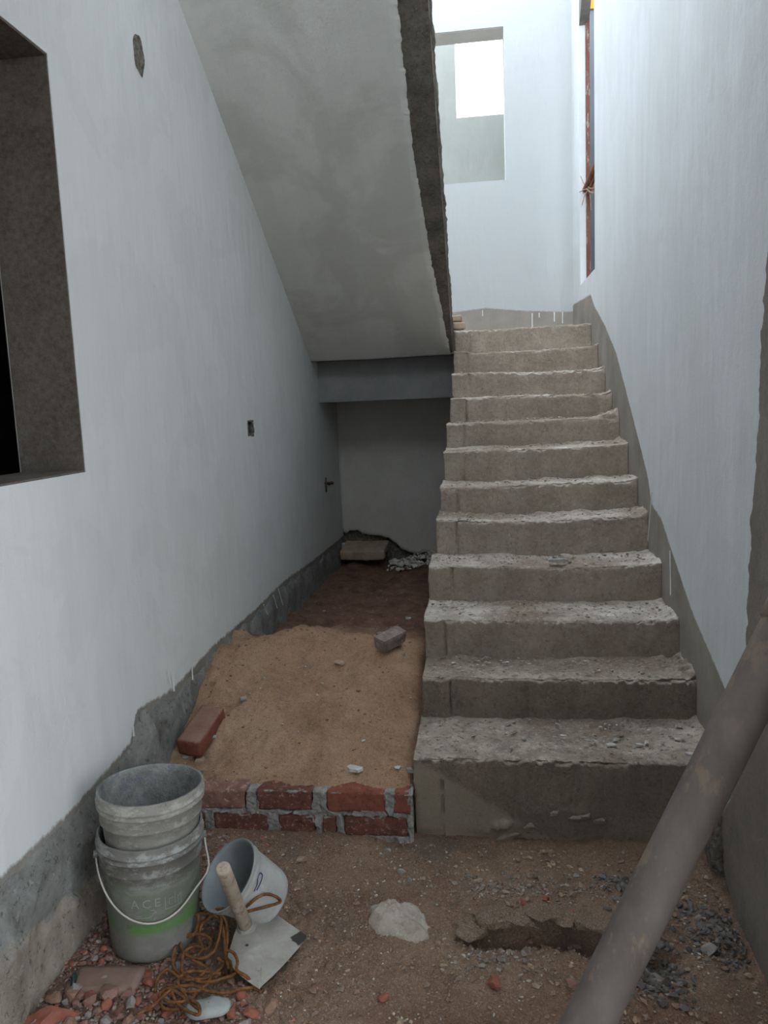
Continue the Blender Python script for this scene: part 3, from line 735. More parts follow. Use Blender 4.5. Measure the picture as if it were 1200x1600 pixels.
# block and rubble at the back, under the broken plaster edge
M_sandst = simple('sandstone', (.34, .26, .19), (.48, .39, .30), 10, .9, .8, 45, .008)
V, F = rough_box(.40, .30, .09, (18, 12, 6), .012, .12, 4, 12, chip=.08)
p = pl(571, 862, 1, 6.82); place('sandstone_block', V, F, M_sandst, p[0], 6.80, .262, 'rough buff stone block at the foot of the grey back wall', 'stone block', tilt=(rad(9), 0), rz=rad(-3), smooth=True)
V, F = rock(.12, .10, .15, 3, .3, 3); p = pl(540, 850, 1, 6.85)
place('stone', V, F, M_stone_w, p[0], 6.9, .27, 'pale stone wedged in the corner left of the buff stone block', 'stone')
def chips(n_, fx, seed, smin, smax, cols, flat=.6):
    """many small irregular pebbles in one mesh; returns V, F, per-vertex colours"""
    g = np.random.default_rng(seed)
    O = np.array([(1, 0, 0), (-1, 0, 0), (0, 1, 0), (0, -1, 0), (0, 0, 1), (0, 0, -1), (.6, .6, .6), (-.6, .6, .5), (.6, -.6, .5), (-.6, -.6, .6)], float)
    from itertools import combinations
    base = [bmesh.new()]; bm = base[0]
    for v in O: bm.verts.new(v)
    bmesh.ops.convex_hull(bm, input=bm.verts); bm.verts.index_update()
    Fb = np.array([[v.index for v in f.verts] for f in bm.faces if len(f.verts) == 3]); Ob = np.array([v.co for v in bm.verts]); bm.free()
    P, _ = fx(g, n_); m = len(P)
    sz = smin*(smax/smin)**(g.random(m)**2.2)
    th = g.random(m)*6.283; A = g.normal(size=(m, len(Ob), 3))*.16
    L = (Ob[None]+A)*sz[:, None, None]*.5*np.stack([1+.5*g.random(m), .7+.4*g.random(m), flat+.3*g.random(m)], -1)[:, None, :]
    c, s_ = np.cos(th)[:, None], np.sin(th)[:, None]
    x = L[..., 0]*c-L[..., 1]*s_; y = L[..., 0]*s_+L[..., 1]*c
    V = np.stack([x+P[:, 0:1], y+P[:, 1:2], L[..., 2]+P[:, 2:3]+sz[:, None]*.12], -1)
    F = (Fb[None]+(np.arange(m)*len(Ob))[:, None, None]).reshape(-1, 3)
    C = np.array(cols)[g.integers(0, len(cols), m)]*(.75+.5*g.random((m, 1)))
    C = np.repeat(C, len(Ob), 0)
    return V.reshape(-1, 3), F, C
def chipmat():
    s = N('chips'); a = s.n.new('ShaderNodeAttribute'); a.attribute_name = 'tint'
    return s.out(s.mix(s.map(s.noise(120, 3, .7), .3, .7, 0, .4), a.outputs['Color'], (.20, .16, .13)), s.bump(s.noise(120, 3, .7), .5, .002), .95)
M_chips = chipmat()
def chipobj(name, data, label=None, cat=None, parent=None):
    V, F, C = data; o = mesh(name, V, F, M_chips, parent)
    at = o.data.color_attributes.new('tint', 'FLOAT_COLOR', 'POINT'); at.data.foreach_set('color', np.hstack([C, np.ones((len(C), 1))]).ravel())
    return tag(o, label, cat, kind='stuff')
V_ = chips(520, lambda g, n: ((lambda X, Y: (np.stack([X, Y, sh(X, Y)], -1), 0))(g.uniform(-.80, -.30, n), g.uniform(6.45, 6.98, n))), 5, .015, .045, [(.70, .68, .63), (.80, .78, .73), (.58, .55, .50)])
V_[0][:, 2] += .02+.05*np.clip(1-np.abs(V_[0][:, 1]-6.75)/.3, 0, 1)
chipobj('white_rubble', V_, 'heap of crushed whitish rubble on the soil at the foot of the grey back wall', 'rubble')

# ground chips: fine gravel as stuff
def dens(fn):
    def f(g, n):
        X = g.uniform(XL+.02, XR-.08, n*3); Y = g.uniform(1.45, 2.63, n*3); w = fn(X, Y, g)
        k = g.random(n*3) < w; X, Y = X[k][:n], Y[k][:n]; return np.stack([X, Y, gh(X, Y)], -1), 0
    return f
corner = lambda X, Y, g: sstep(.15, -.25, X+.35*Y+.15*noise(np.stack([X, Y, 0*X], -1), 5, 2)+0*Y-.05)
chipobj('gravel', chips(16000, dens(lambda X, Y, g: .18+.35*np.clip(noise(np.stack([X, Y, 0*X], -1), 6, 9), 0, 1)), 3, .002, .011, [(.26, .19, .14), (.34, .28, .23), (.20, .16, .13), (.45, .41, .36), (.30, .15, .10)]), 'fine gravel and crumbs scattered over the dirt ground before the stairs', 'gravel')
chipobj('brick_grit', chips(9000, dens(lambda X, Y, g: corner(X, Y, g)), 4, .004, .018, [(.30, .15, .12), (.26, .18, .15), (.36, .30, .27), (.22, .14, .11), (.33, .13, .09)]), 'crushed brick grit in the corner by the left wall and buckets', 'grit')
dk = lambda X, Y, g: np.clip(np.exp(-((X-.45)/.07)**2-((Y-2.08)/.10)**2)+np.exp(-((X-.70)/.08)**2-((Y-2.27)/.09)**2)*.9+.5*np.exp(-((X-.44)/.06)**2-((Y-2.42)/.05)**2), 0, 1)
chipobj('black_aggregate', chips(22000, dens(dk), 6, .006, .028, [(.07, .07, .07), (.11, .11, .11), (.17, .165, .16), (.06, .055, .05)]), 'dark grey stone aggregate spilled in patches behind the leaning pole', 'gravel')
gc = lambda X, Y, g: np.clip(np.exp(-((X-.03)/.12)**2-((Y-2.05)/.05)**2)+.7*np.exp(-((X-.1)/.25)**2-((Y-2.36)/.08)**2), 0, 1)
chipobj('grey_crumbs', chips(7000, dens(gc), 8, .004, .020, [(.22, .19, .165), (.30, .27, .24), (.17, .14, .12)]), 'grey mortar crumbs around the broken ledge in the ground', 'gravel')
# crumbs on the treads
def tread(g, n):
    P = []
    for k in range(11):
        m = int(n/11*(1.5 if k < 4 else .8)); X = g.uniform(XS[k]+.02, XR-.02, m); Y = ND[k][0]+.02+(ND[k+1][0]-ND[k][0]-.03)*g.random(m)**.7
        P.append(np.stack([X, Y, np.full(m, ND[k][1]+.001)+.010*np.sin((X-XS[k])/(XR-XS[k])*3.1+k*.9)], -1))
    return np.vstack(P), 0
chipobj('crumbs', chips(2600, tread, 9, .004, .020, [(.40, .37, .33), (.30, .27, .23), (.50, .48, .45), (.24, .18, .14)], .3), parent=stair)
chipobj('sand_crumbs', chips(1500, lambda g, n: ((lambda X, Y: (np.stack([X, Y, sh(X, Y)], -1), 0))(g.uniform(XL+.02, -.27, n), g.uniform(2.68, 5.5, n))), 12, .004, .016, [(.30, .20, .14), (.36, .29, .22), (.22, .15, .11), (.42, .38, .33)], .5), 'small crumbs strewn over the sand bed', 'grit')

# distinct brick bits on the ground, each a thing
D = [(773, 1540, .052, .048, .036, 0, 'pinkish-red angular brick lump, largest one on the ground in front of the ledge'),
     (598, 1562, .042, .026, .022, 0, 'small red brick bit at the bottom edge, right of the hoe blade'),
     (817, 1413, .026, .026, .022, 0, 'left one of two little red brick bits behind the ledge'),
     (853, 1406, .030, .024, .022, 0, 'right one of two little red brick bits behind the ledge'),
     (960, 1572, .030, .026, .022, 0, 'dark red brick bit on the ground right beside the leaning pole'),
     (895, 1541, .040, .034, .03, 1, 'dull brown-grey lump at the left side of the leaning pole'),
     (423, 1577, .062, .055, .03, 2, 'flat orange-brown brick piece below the tip of the hoe blade'),
     (893, 1455, .034, .022, .016, 0, 'dark red brick bit stuck on top of the ledge'),
     (172, 1555, .075, .060, .035, 1, 'tall rose-red brick lump, largest in the rubble below the buckets'),
     (88, 1566, .065, .045, .03, 2, 'long brown brick lump at the wall side of the rubble'),
     (113, 1560, .045, .045, .035, 2, 'brown angular brick lump beside the green bottle shard'),
     (166, 1572, .050, .042, .03, 0, 'reddish brick lump close to the bottom edge below the buckets'),
     (232, 1540, .048, .035, .03, 0, 'orange-red brick lump beside the loose rope ends'),
     (228, 1525, .040, .034, .025, 0, 'orange brick bit between the bucket foot and the rope'),
     (114, 1507, .026, .024, .020, 0, 'small brick-red bit nearest to the left wall, behind the rubble'),
     (164, 1489, .030, .028, .024, 0, 'round orange-red bit close to the foot of the lower bucket'),
     (146, 1487, .026, .024, .02, 3, 'rounded grey-pink pebble left of the round orange-red bit'),
     (148, 1502, .030, .022, .016, 3, 'pale grey angular chip in front of the lower bucket'),
     (130, 1508, .026, .020, .016, 2, 'brown triangular chip between wall and lower bucket'),
     (262, 1585, .050, .04, .028, 0, 'red brick lump under the lowest rope loops'),
     (215, 1568, .034, .03, .022, 0, 'small vivid red brick bit among grey gravel at the bottom'),
     (242, 1563, .045, .028, .020, 3, 'flat grey-brown pebble crossed by a rope end'),
     (378, 1560, .040, .030, .03, 0, 'red brick bit just right of the pale mortar disc'),
     (392, 1585, .052, .045, .03, 0, 'red brick lump at the bottom edge between the pale disc and the orange-brown piece'),
     (362, 1536, .028, .026, .02, 2, 'brownish pebble right under the left corner of the hoe blade'),
     (376, 1540, .022, .020, .018, 1, 'rosy pebble under the front edge of the hoe blade'),
     (899, 1370, .030, .024, .018, 3, 'grey chip on the ground behind the leaning pole, near the first step'),
     (1108, 1487, .060, .05, .03, 3, 'flat grey-brown stone on the ground by the right wall'),
     (755, 1386, .018, .016, .012, 3, 'tiny pale chip on the ground in front of the first step')]
for i, (px, py, sx, sy, sz, mi, lab) in enumerate(D):
    stone(px, py, sx, sy, sz, M_chip[mi], 'brick_fragment' if mi < 3 else 'pebble', lab, 'brick bit' if mi < 3 else 'stone', seed=100+i, rz=i*.7, sub=2, sink=.15)
# the long red brick end at the very bottom left
V, F = rock(.16, .075, .05, 3, .35, 71); x, y, z = gxy(78, 1594)
place('brick_fragment', V, F, M_chip[0], x, y, z-.01, 'long broken red brick at the bottom left foot of the wall', 'brick bit', rz=.2)
# a buried dusty brick in the rubble
V, F = rough_box(.20, .10, .05, (10, 6, 4), .003, .1, 6, 20); x, y, z = gxy(150, 1536)
M_dust = simple('dusty_brick', (.22, .14, .11), (.30, .21, .17), 12, .95, .5, 80, .003)
place('brick', V, F, M_dust, x+.03, y, z-.034, 'flat dusty brick sunk in the rubble below the lower bucket', 'brick', rz=.05, smooth=True)
# small look-alike bits of the rubble
protos = []
g = np.random.default_rng(77); cnt = 0
LB = 'small brick and stone bit in the rubble by the left wall and buckets'
while cnt < 190:
    X = g.uniform(XL+.05, -.45); Y = g.uniform(1.62, 2.35)
    if g.random() > float(sstep(.15, -.25, X+.35*Y-.02)) or (X+1.03)**2+(Y-2.1)**2 < .155**2 or Y > 2.35: continue
    if X > -.6 and Y > 1.95: continue
    mi = int(g.choice([0, 1, 1, 2, 3, 3])); sc_ = g.uniform(.013, .036)*(1.3 if Y < 1.85 else .9)
    if len(protos) < 12:
        V, F = rock(1, .8+.2*g.random(), .7, 1, .4, 200+cnt); o = mesh('rubble_bit', V, F, M_chip[mi], loc=(0, 0, 0)); protos.append(o)
    else:
        o = protos[int(g.integers(0, 12))].copy(); COL.objects.link(o)
    o.location = (X, Y, float(gh(X, Y))+sc_*.28); o.scale = (sc_,)*3; o.rotation_euler = (g.uniform(-.3, .3), g.uniform(-.3, .3), g.uniform(0, 6.28))
    kd = {'red': 'red brick', 'rose': 'rose-pink brick', 'brown': 'brown brick', 'grey': 'grey stone'}[o.data.materials[0].name.split('_')[-1]]
    tag(o, 'small '+kd+' bit in the rubble by the left wall and buckets', 'stone' if 'grey' in kd else 'brick bit', 'small '+kd+' bits in the rubble by the left wall'); cnt += 1

# cement lump splashed on the ground
bm_n = 60; t = np.linspace(0, 2*np.pi, bm_n, endpoint=False)
cx, cy, _ = gxy(617, 1436); V = []
R0 = .095*(1+.22*noise(np.stack([np.cos(t)*1.5, np.sin(t)*1.5, 0*t], -1), 1, 6)+.10*noise(np.stack([np.cos(t)*5, np.sin(t)*5, 0*t], -1), 1, 9))
for r in np.linspace(1, 0.02, 26):
    for a, rr in zip(t, R0):
        x = cx+rr*r*1.05*math.cos(a)+.01; y = cy+rr*r*.95*math.sin(a)-.25*rr*r*math.cos(a); V.append((x, y, r))
V = np.array(V); r = V[:, 2].copy(); P = np.stack([V[:, 0], V[:, 1], 0*r], -1)
V[:, 2] = gh(V[:, 0], V[:, 1])-.012+.040*np.sqrt(np.clip(1-r**3, 0, 1))*(1+.25*fbm(P, 16, 3, 4))+.006*fbm(P, 45, 3, 7)
F = gridF(26, bm_n, wrap=True)
M_cem = simple('set_cement', (.33, .28, .23), (.46, .42, .37), 12, .95, .9, 45, .01, third=(.30, .25, .20))
tag(mesh('cement_lump', V, F, M_cem, smooth=True), 'irregular pale lump of hardened cement stuck on the dirt before the brick wall', 'cement lump')
# smaller mortar crumbs near it
for i, (px, py, a, b, lab) in enumerate([(627, 1363, .035, .02, 'small grey mortar crumb on the ground behind the cement lump'), (640, 1378, .026, .02, 'grey mortar crumb nearer to the cement lump'),
                                         (605, 1330, .035, .02, 'grey mortar lump lying at the foot of the brick wall near the stairs'), (470, 1342, .05, .022, 'flat brown mortar piece at the foot of the brick wall')]):
    stone(px, py, a, a*.6, b, M_stone if i != 3 else M_stone_b, 'mortar_crumb', lab, 'mortar', seed=300+i, sub=2)
# slab of old mortar on stair treads
for i, (px, py, k, sx, sy, lab) in enumerate([(898, 934, 3, .13, .05, 'flat thin grey mortar cake lying on the fourth step'), (923, 688, 6, .13, .035, 'thin stick-like mortar strip on the edge of a middle step'), ]):
    p = pl(px, py, 2, ND[k][1]); V, F = flake(sx, sy, .014, 400+i)
    place('mortar_cake', V, F, M_stone, p[0], max(p[1], ND[k][0]+.04), ND[k][1]+.006, lab, 'mortar')
# white splashes on the first step
for i, (px, py, sx) in enumerate([(955, 1166, .05), (998, 1166, .035), (960, 1160, .02), (1058, 1157, .03), (1078, 1180, .04)]):
    p = pl(px, py, 2, ND[0][1]); V, F = flake(sx, sx*.6, .006, 500+i)
    mesh('lime_splash', V+np.array([p[0], p[1], ND[0][1]+.006]), F, M_stone_w, stair)
for (px, py, sx, sy, sz, sd) in ((792, 1308, .10, .05, .04, 1), (770, 1316, .06, .05, .025, 2), (905, 1277, .09, .03, .03, 3), (935, 1284, .05, .03, .03, 4), (866, 1272, .05, .02, .02, 5), (828, 1294, .05, .03, .035, 6)):
    p = pl(px, py, 1, 2.695); V, F = rock(sx, sy, sz, 3, .9, 520+sd); V = V*(1+.25*fbm(V*1.0+sd, 60, 3, sd))[:, None]
    mesh('mortar_splash', rot(V, 'Y', -.3)+p, F, M_step_low, stair, True)
# crust pieces overhanging the broken ledge in the ground
cr = empty('ledge_crust', (.1, 2.17, .01), 'ragged broken crust of earth above a dark gap, left of the leaning pipe', 'earth crust')
g = np.random.default_rng(5)
M_crust = earth('crust_earth', [(.30, (.24, .16, .11)), (.46, (.36, .25, .175)), (.66, (.50, .38, .28))], grain=230)
for (px, py, sx, sy, sz) in ((742, 1462, .11, .10, .035), (778, 1449, .12, .09, .04), (815, 1452, .11, .08, .04), (846, 1444, .10, .08, .05), (874, 1447, .09, .07, .05), (903, 1452, .10, .08, .05), (932, 1460, .10, .08, .045), (960, 1468, .10, .08, .04)):
    X, Y, Z = gxy(px, py-6); V, F = rock(sx*1.25, sy*1.3, sz, 4, .5, 610+px); P_ = V.copy()
    V = V*(1+.16*fbm(P_+px, 30, 4, 3))[:, None]
    V[:, 2] = np.minimum(V[:, 2], sz*.3+.25*(V[:, 2]-sz*.3)); V = rot(V, 'Z', g.uniform(-.4, .4))
    mesh('crust_piece', V+np.array([X, Y+.025, .004-sz*.1+float(gh(X, Y+.08))]), F, M_crust, cr, True)
chipobj('clods', chips(1500, dens(lambda X, Y, g: .10+.5*sstep(-.3, .3, X)*np.clip(noise(np.stack([X, Y, 0*X], -1), 5, 33)+.3, 0, 1)), 31, .008, .026, [(.30, .19, .13), (.24, .15, .10), (.34, .25, .18), (.20, .14, .11)]), 'small clods and stones of brown earth over the ground by the stairs and right wall', 'clods')
# bottle shard
M_glassy = simple('green_glass', (.012, .03, .025), (.02, .05, .04), 20, .15, 0)
x, y, z = gxy(117, 1541); V, F = rock(.018, .05, .02, 2, .3, 91); place('glass_shard', V, F, M_glassy, x, y, z+.004, 'dark green glass shard standing in the rubble', 'shard', tilt=(.7, 0))
# pale mortar disc at the bottom under the rope
prof = [(.002, 0), (.055, 0), (.060, .004), (.056, .014), (.035, .020), (.002, .021)]
V, F = lathe(prof, 40, .10, 5); V[:, 1] *= .66; V[:, 1] = np.minimum(V[:, 1], .020+.004*np.sin(V[:, 0]*90)); V[:, 2] += .002*fbm(V, 30, 3, 3)
V = rot(V, 'Z', .25); x, y, z = gxy(327, 1585)
M_disc = simple('pale_mortar', (.24, .26, .25), (.36, .38, .365), 14, .9, .5, 50, .004)
tag(mesh('mortar_disc', V, F, M_disc, loc=(x, y, z+.016), smooth=True), 'pale grey-green dried mortar disc on the gravel below the rope', 'mortar')
# two brown brick ends at the left end of the landing
for i, (px, py, sx, sz, lab) in enumerate([(716, 488, .07, .05, 'small brown brick stub on the landing beside the slab edge, upper of two'), (717, 503, .10, .055, 'brown brick stub on the landing beside the slab edge, lower of two')]):
    V, F = rough_box(sx, .09, sz, (6, 6, 4), .005, .2, 33+i, 25)
    p = pl(px, py, 1, 6.0+.0*i)
    place('brick_stub', V, F, M_stone_b, -.135+.01*i, 6.0, 2.165+(.055 if i == 0 else 0), lab, 'brick', rz=.2*i, smooth=True)

# ------------------------------------------------------------------ leaning pole
M_pole = simple('dusty_pvc', (.12, .10, .088), (.20, .175, .155), 6, .55, .12, 30, .002, third=(.22, .17, .13), stretch=(1, 1, .4))
d1 = EYE+(_R*(918-600)/FPX+_D*(1600-800)/FPX+_f)*1.74; d2 = EYE+(_R*(1232-600)/FPX+_D*(968-800)/FPX+_f)*1.78
ax_ = (d2-d1)/np.linalg.norm(d2-d1)
foot = d1-ax_*((d1[2]+.02)/ax_[2]); tip = d1+ax_*((.742-d1[0])/ax_[0])
pole = empty('leaning_pipe', tuple(foot), 'thick dusty grey-brown pipe leaning across the right foreground against the right wall', 'pipe')
Rp = .0535; Lp = np.linalg.norm(tip-foot); Q = np.array([foot+ax_*t for t in np.linspace(0, Lp, 30)])
Vo, Fo = tube(Q, Rp, 40, caps=False); Vi, Fi = tube(Q, Rp-.004, 40, caps=False)
n = len(Vo); F = Fo+[[i+n for i in q_][::-1] for q_ in Fi]
for base in (0, 29*40):
    for k in range(40): F.append([base+k, base+(k+1) % 40, base+(k+1) % 40+n, base+k+n])
recalc(mesh('pipe_body', np.vstack([Vo, Vi]), F, M_pole, pole, True))
a = foot+ax_*(Lp*.93); V, F = tube([a, a+ax_*.002, a+ax_*.06, a+ax_*.062], [Rp, Rp+.006, Rp+.006, Rp], 40, caps=False); mesh('socket_collar', V, F, M_pole, pole, True)

# ------------------------------------------------------------------ window_2 stick and rope
pk = empty('tied_stick', (XR+.09, ry1-.07, 3.3), 'red-brown stick tied with coir rope inside the tall opening of the right wall', 'stick')
p0 = pl(912, 240, 0, XR+.05); p1 = np.array([XR+.25, p0[1]-.55, p0[2]+.30])
p0 = np.array([XR+.05, 6.455, 3.27]); p1 = np.array([XR+.20, 5.75, 3.62])
V, F = tube([p0-(p1-p0)*.08, p0, p1, p1+(p1-p0)*.3], .022, 12); mesh('stick', V, F, M_redox, pk, True)
V, F = tube([p0+np.array([.02, 0, -.03])-(p1-p0)*.08, p1+np.array([.02, 0, -.03])], .014, 10); mesh('stick', V, F, M_redox, pk, True)
s = N('coir'); M_coir = s.out(s.mix(s.ramp(s.noise(60, 4, .7), [(.35, 0.0), (.65, 1.0)]), (.09, .038, .015), (.26, .12, .045)), s.bump(s.noise(300, 3, .8), .9, .003), .95)
M_coir2 = simple('pale_coir', (.34, .22, .15), (.50, .38, .28), 60, .95, .6, 300, .002)
parts = []
for i in range(3):
    c0 = np.array([XR+.09, ry1-.04, 3.23+.03*i]); L = [c0+np.array([.045*math.cos(a), .05*math.sin(a), .015*math.sin(a+i)+.02*math.cos(2*a)]) for a in np.linspace(0, 6.5, 22)]
    parts.append(tube(L, .007, 6))
for dx, dz in ((-.06, .10), (-.05, -.12), (-.07, -.02), (.02, -.16)):
    c0 = np.array([XR+.06, ry1-.05, 3.24]); parts.append(tube(spline([c0, c0+np.array([dx*.6, -.01, dz*.4]), c0+np.array([dx, .0, dz])], 5), .004, 5))
V, F = join(parts); mesh('lashing', V, F, M_coir2, pk, True)

# ------------------------------------------------------------------ holes and pipe stub in the left wall
def hole_rim(name, y, z, w, h, seed, depth=.012, thick=.0):
    n_ = 28; P = []; F = []
    g = np.random.default_rng(seed); r = 1+.22*noise(np.stack([np.cos(np.arange(n_)/n_*6.283)*2, np.sin(np.arange(n_)/n_*6.283)*2, np.zeros(n_)+seed], -1), 1, seed)
    for q_, (sc, xx) in enumerate(((1.12, .000), (1.0, .004), (.82, .001), (.6, .0015), (.01, .002))):
        for k in range(n_):
            a = k/n_*6.283; P.append((XL+xx+.0008, y+w/2*sc*r[k]*math.cos(a), z+h/2*sc*r[k]*math.sin(a)))
    return P, [q_[::-1] for q_ in gridF(5, n_, wrap=True)]
p = pl(216, 86, 0, XL); V, F = hole_rim('x', p[1], p[2], .085, .14, 3)
mesh('plugged_hole', V, F, M_hole, wl, True)
# irregular mortar pieces round the socket hole
for i, (dy, dz, w, h) in enumerate([(0, .042, .12, .014), (-.055, 0, .014, .07), (.058, .005, .014, .06), (.03, -.038, .06, .02), (-.045, -.035, .03, .012)]):
    V, F = rough_box(.03, w, h, (3, 6, 3), .004, .3, 60+i, 40)
    mesh('socket_hole_edge', V+np.array([XL-.012, 4.258+dy, 1.515+dz-h/2]), F, M_hole, wl, True)
mesh('socket_hole_back', *cells([XL-.055, XL-.045], [hb[0], hb[1]], [hb[2], hb[3]], lambda *a: True), M_hole, wl)
p = pl(508, 755, 0, XL); st = empty('pipe_stub', tuple(p), 'small dark pipe stub with a lever on the left wall near its far end', 'pipe stub')
M_rust = simple('rusty_metal', (.05, .04, .035), (.12, .09, .07), 30, .6, .4, metal=.5)
V, F = tube([p-np.array([.01, 0, 0]), p+np.array([.07, 0, 0])], .012, 12); mesh('pipe', V, F, M_rust, st, True)
V, F = tube([p+np.array([.045, -.05, -.01]), p+np.array([.045, .05, .005])], .007, 8); mesh('lever', V, F, M_rust, st, True)
V, F = tube([p+np.array([.015, -.03, .05]), p+np.array([.015, -.035, -.07])], .006, 8); mesh('bracket', V, F, M_rust, st, True)

# paint drips
def drips(parent, X, lst, name='paint_drips'):
    parts = []
    for (x0, y0, x1, y1) in lst:
        a = pl(x0, y0, 0, X) if X else None; b = pl(x1, y1, 0, X)
        a[0] = b[0] = X; parts.append(tube([a, (a+b)/2, b], [.0035, .0025, .004], 6))
    V, F = join(parts); return tag(mesh(name, V, F, M_white, parent, True), kind='stuff')
drips(wr, XR-.0005, [(1019, 768, 1012, 850), (1047, 860, 1048, 930)])
drips(wl, XL+.017, [(208, 1135, 209, 1150), (262, 1045, 266, 1068), (270, 1052, 272, 1080), (300, 1042, 301, 1062), (435, 920, 442, 945), (412, 945, 418, 960), (427, 930, 433, 950)])
parts = []
for (x, z0_, z1_) in ((.07, 2.42, 2.37), (.50, 2.37, 2.25), (.56, 2.37, 2.33), (.69, 2.37, 2.29), (.76, 2.37, 2.27)):
    parts.append(tube([(x, YB+.001, z0_), (x, YB+.001, (z0_+z1_)/2), (x, YB+.001, z1_)], [.006, .005, .006], 6))
V, F = join(parts); tag(mesh('paint_drips', V, F, M_white, wb, True), kind='stuff')

# ------------------------------------------------------------------ buckets
def bucket_mat(name, base, smear, green=None):
    s = N(name); X, Y, Z = s.xyz()
    c = s.mix(s.ramp(s.noise(9, 6, .7), [(.33, 0.0), (.68, 1.0)]), base, tuple(v*1.3 for v in base))
    if green:
        gmask = s.math('MULTIPLY', s.math('MULTIPLY', s.map(Z, .085, .10), s.map(Z, .27, .235)), s.map(s.noise(7, 5, .7), .40, .60, .15, .75))
        c = s.mix(s.math('MULTIPLY', gmask, .7), c, green)
        low = s.math('MULTIPLY', s.math('MULTIPLY', s.map(Z, .095, .105), s.map(Z, .135, .125)), s.ramp(s.noise(8, 3), [(.42, 0.0), (.55, 1.0)]))
        c = s.mix(s.math('MULTIPLY', low, .65), c, (.075, .22, .035))
    sm = s.ramp(s.noise(13, 6, .75, s.vec((1, 1, 2.2))), [(.50, 0.0), (.60, 1.0)])
    zr = s.map(Z, .22, .30, .12, .85)
    c = s.mix(s.math('MULTIPLY', sm, zr), c, smear)
    c = s.mix(s.ramp(s.noise(30, 4, .8), [(.58, 0.0), (.68, .5)]), c, (.11, .10, .09))
    return s.out(c, s.bump(s.noise(35, 5, .75), .5, .004), .75)
M_bl = bucket_mat('bucket_low', (.155, .15, .135), (.38, .39, .375), (.10, .20, .07))
M_bu = bucket_mat('bucket_up', (.235, .225, .20), (.42, .41, .38))
M_bin = simple('bucket_inside', (.12, .125, .12), (.30, .305, .29), 11, .9, 1.0, 22, .012, third=(.17, .19, .22))
M_wire = simple('wire', (.45, .43, .38), (.55, .53, .47), 30, .5, .1)
bodies = {}
def bucket(name, loc, rotn, label, m, H=.37, rb=.132, rt=.152, body='bucket_body', ribs=True, hang=None, seed=0):
    e = empty(name, loc, label, 'bucket', None, rotn)
    R = lambda z: rb+(rt-rb)*z/H
    pr = [(.002, 0), (rb-.012, 0), (rb-.003, .004), (rb, .014)]+[(R(z), z) for z in np.linspace(.03, H-.095, 8)]
    if ribs:
        pr += [(R(H-.095)+.006, H-.092), (R(H-.09)+.007, H-.086), (R(H-.05)+.003, H-.052), (R(H-.05)+.010, H-.048), (R(H-.046)+.011, H-.043), (R(H-.04)+.005, H-.040),
               (R(H-.03)+.004, H-.034), (R(H-.03)+.011, H-.031), (R(H-.03)+.011, H-.025), (R(H-.02)+.005, H-.022), (rt+.006, H-.004), (rt+.004, H)]
    else: pr += [(R(H-.03)+.003, H-.03), (R(H-.03)+.005, H-.026), (rt+.001, H-.02), (rt+.005, H-.004), (rt+.004, H)]
    V, F = lathe(pr, 72, .012, seed); V += (.0012*fbm(V, 18, 3, seed))[:, None]*V/np.maximum(np.linalg.norm(V, axis=1), .01)[:, None]
    e['_b'] = 1; bodies[name+str(len(bodies))] = mesh(body, V, F, m, e, True, loc=(0, 0, 0)); del e['_b']
    pr = [(rt+.004, H), (rt, H+.001), (rt-.003, H-.004)]+[(R(z)-.004, z) for z in np.linspace(H-.03, .02, 10)]+[(rb-.012, .010), (.002, .008)]
    V, F = lathe(pr, 72, .012, seed); V += (.002*fbm(V, 22, 3, seed+4))[:, None]*np.array([1, 1, 0])*V/np.maximum(np.linalg.norm(V, axis=1), .01)[:, None]*np.array([1, 1, 1])
    mesh('inner_lining', V, F, M_bin, e, True, loc=(0, 0, 0))
    return e, R
bx, by = -1.035, 2.095
zb_ = float(gh(bx, by))-.002
low, RL = bucket('plastic_bucket', (bx, by, zb_), (rad(-1), rad(1.5), 0), 'lower of two nested mortar-stained buckets, faded green band, wire handle hanging in front', M_bl, seed=3)
zr_ = zb_+.37
upb, RU = bucket('plastic_bucket', (bx+.006, by, zr_+.122-.37+.0), (rad(-2.5), rad(3.0), .6), 'upper bucket of the nested pair, crusted with cement, open top showing its grey inside', M_bu, rb=.118, rt=.153, H=.37, seed=8)
# hanging wire handle of the lower bucket: from lugs left and right, drooping over the front
front = math.atan2(-.9, .44)
def wire_handle(parent, r, z, droop, m, rw=.0028, a0=front, lug=True):
    L = []
    for t in np.linspace(0, math.pi, 34):
        ang = a0-math.pi/2+t; d = math.sin(t)
        rr = r+.006-.010*d*(droop/.15)+.022*math.exp(-((t-2.72)/.22)**2); L.append((rr*math.cos(ang), rr*math.sin(ang), z-droop*d**.9))
    V, F = tube(L, rw, 8); hd_ = mesh('handle', V, F, m, parent, True, loc=(0, 0, 0))
    if lug:
        for s_ in (-1, 1):
            ang = a0+s_*math.pi/2; V, F = tube([((r-.012)*math.cos(ang), (r-.012)*math.sin(ang), z), ((r+.012)*math.cos(ang), (r+.012)*math.sin(ang), z)], .011, 12)
            mesh('lug', V, F, M_bl, hd_, True, loc=(0, 0, 0))
wire_handle(low, RL(.30)+.006, .305, .165, M_wire)
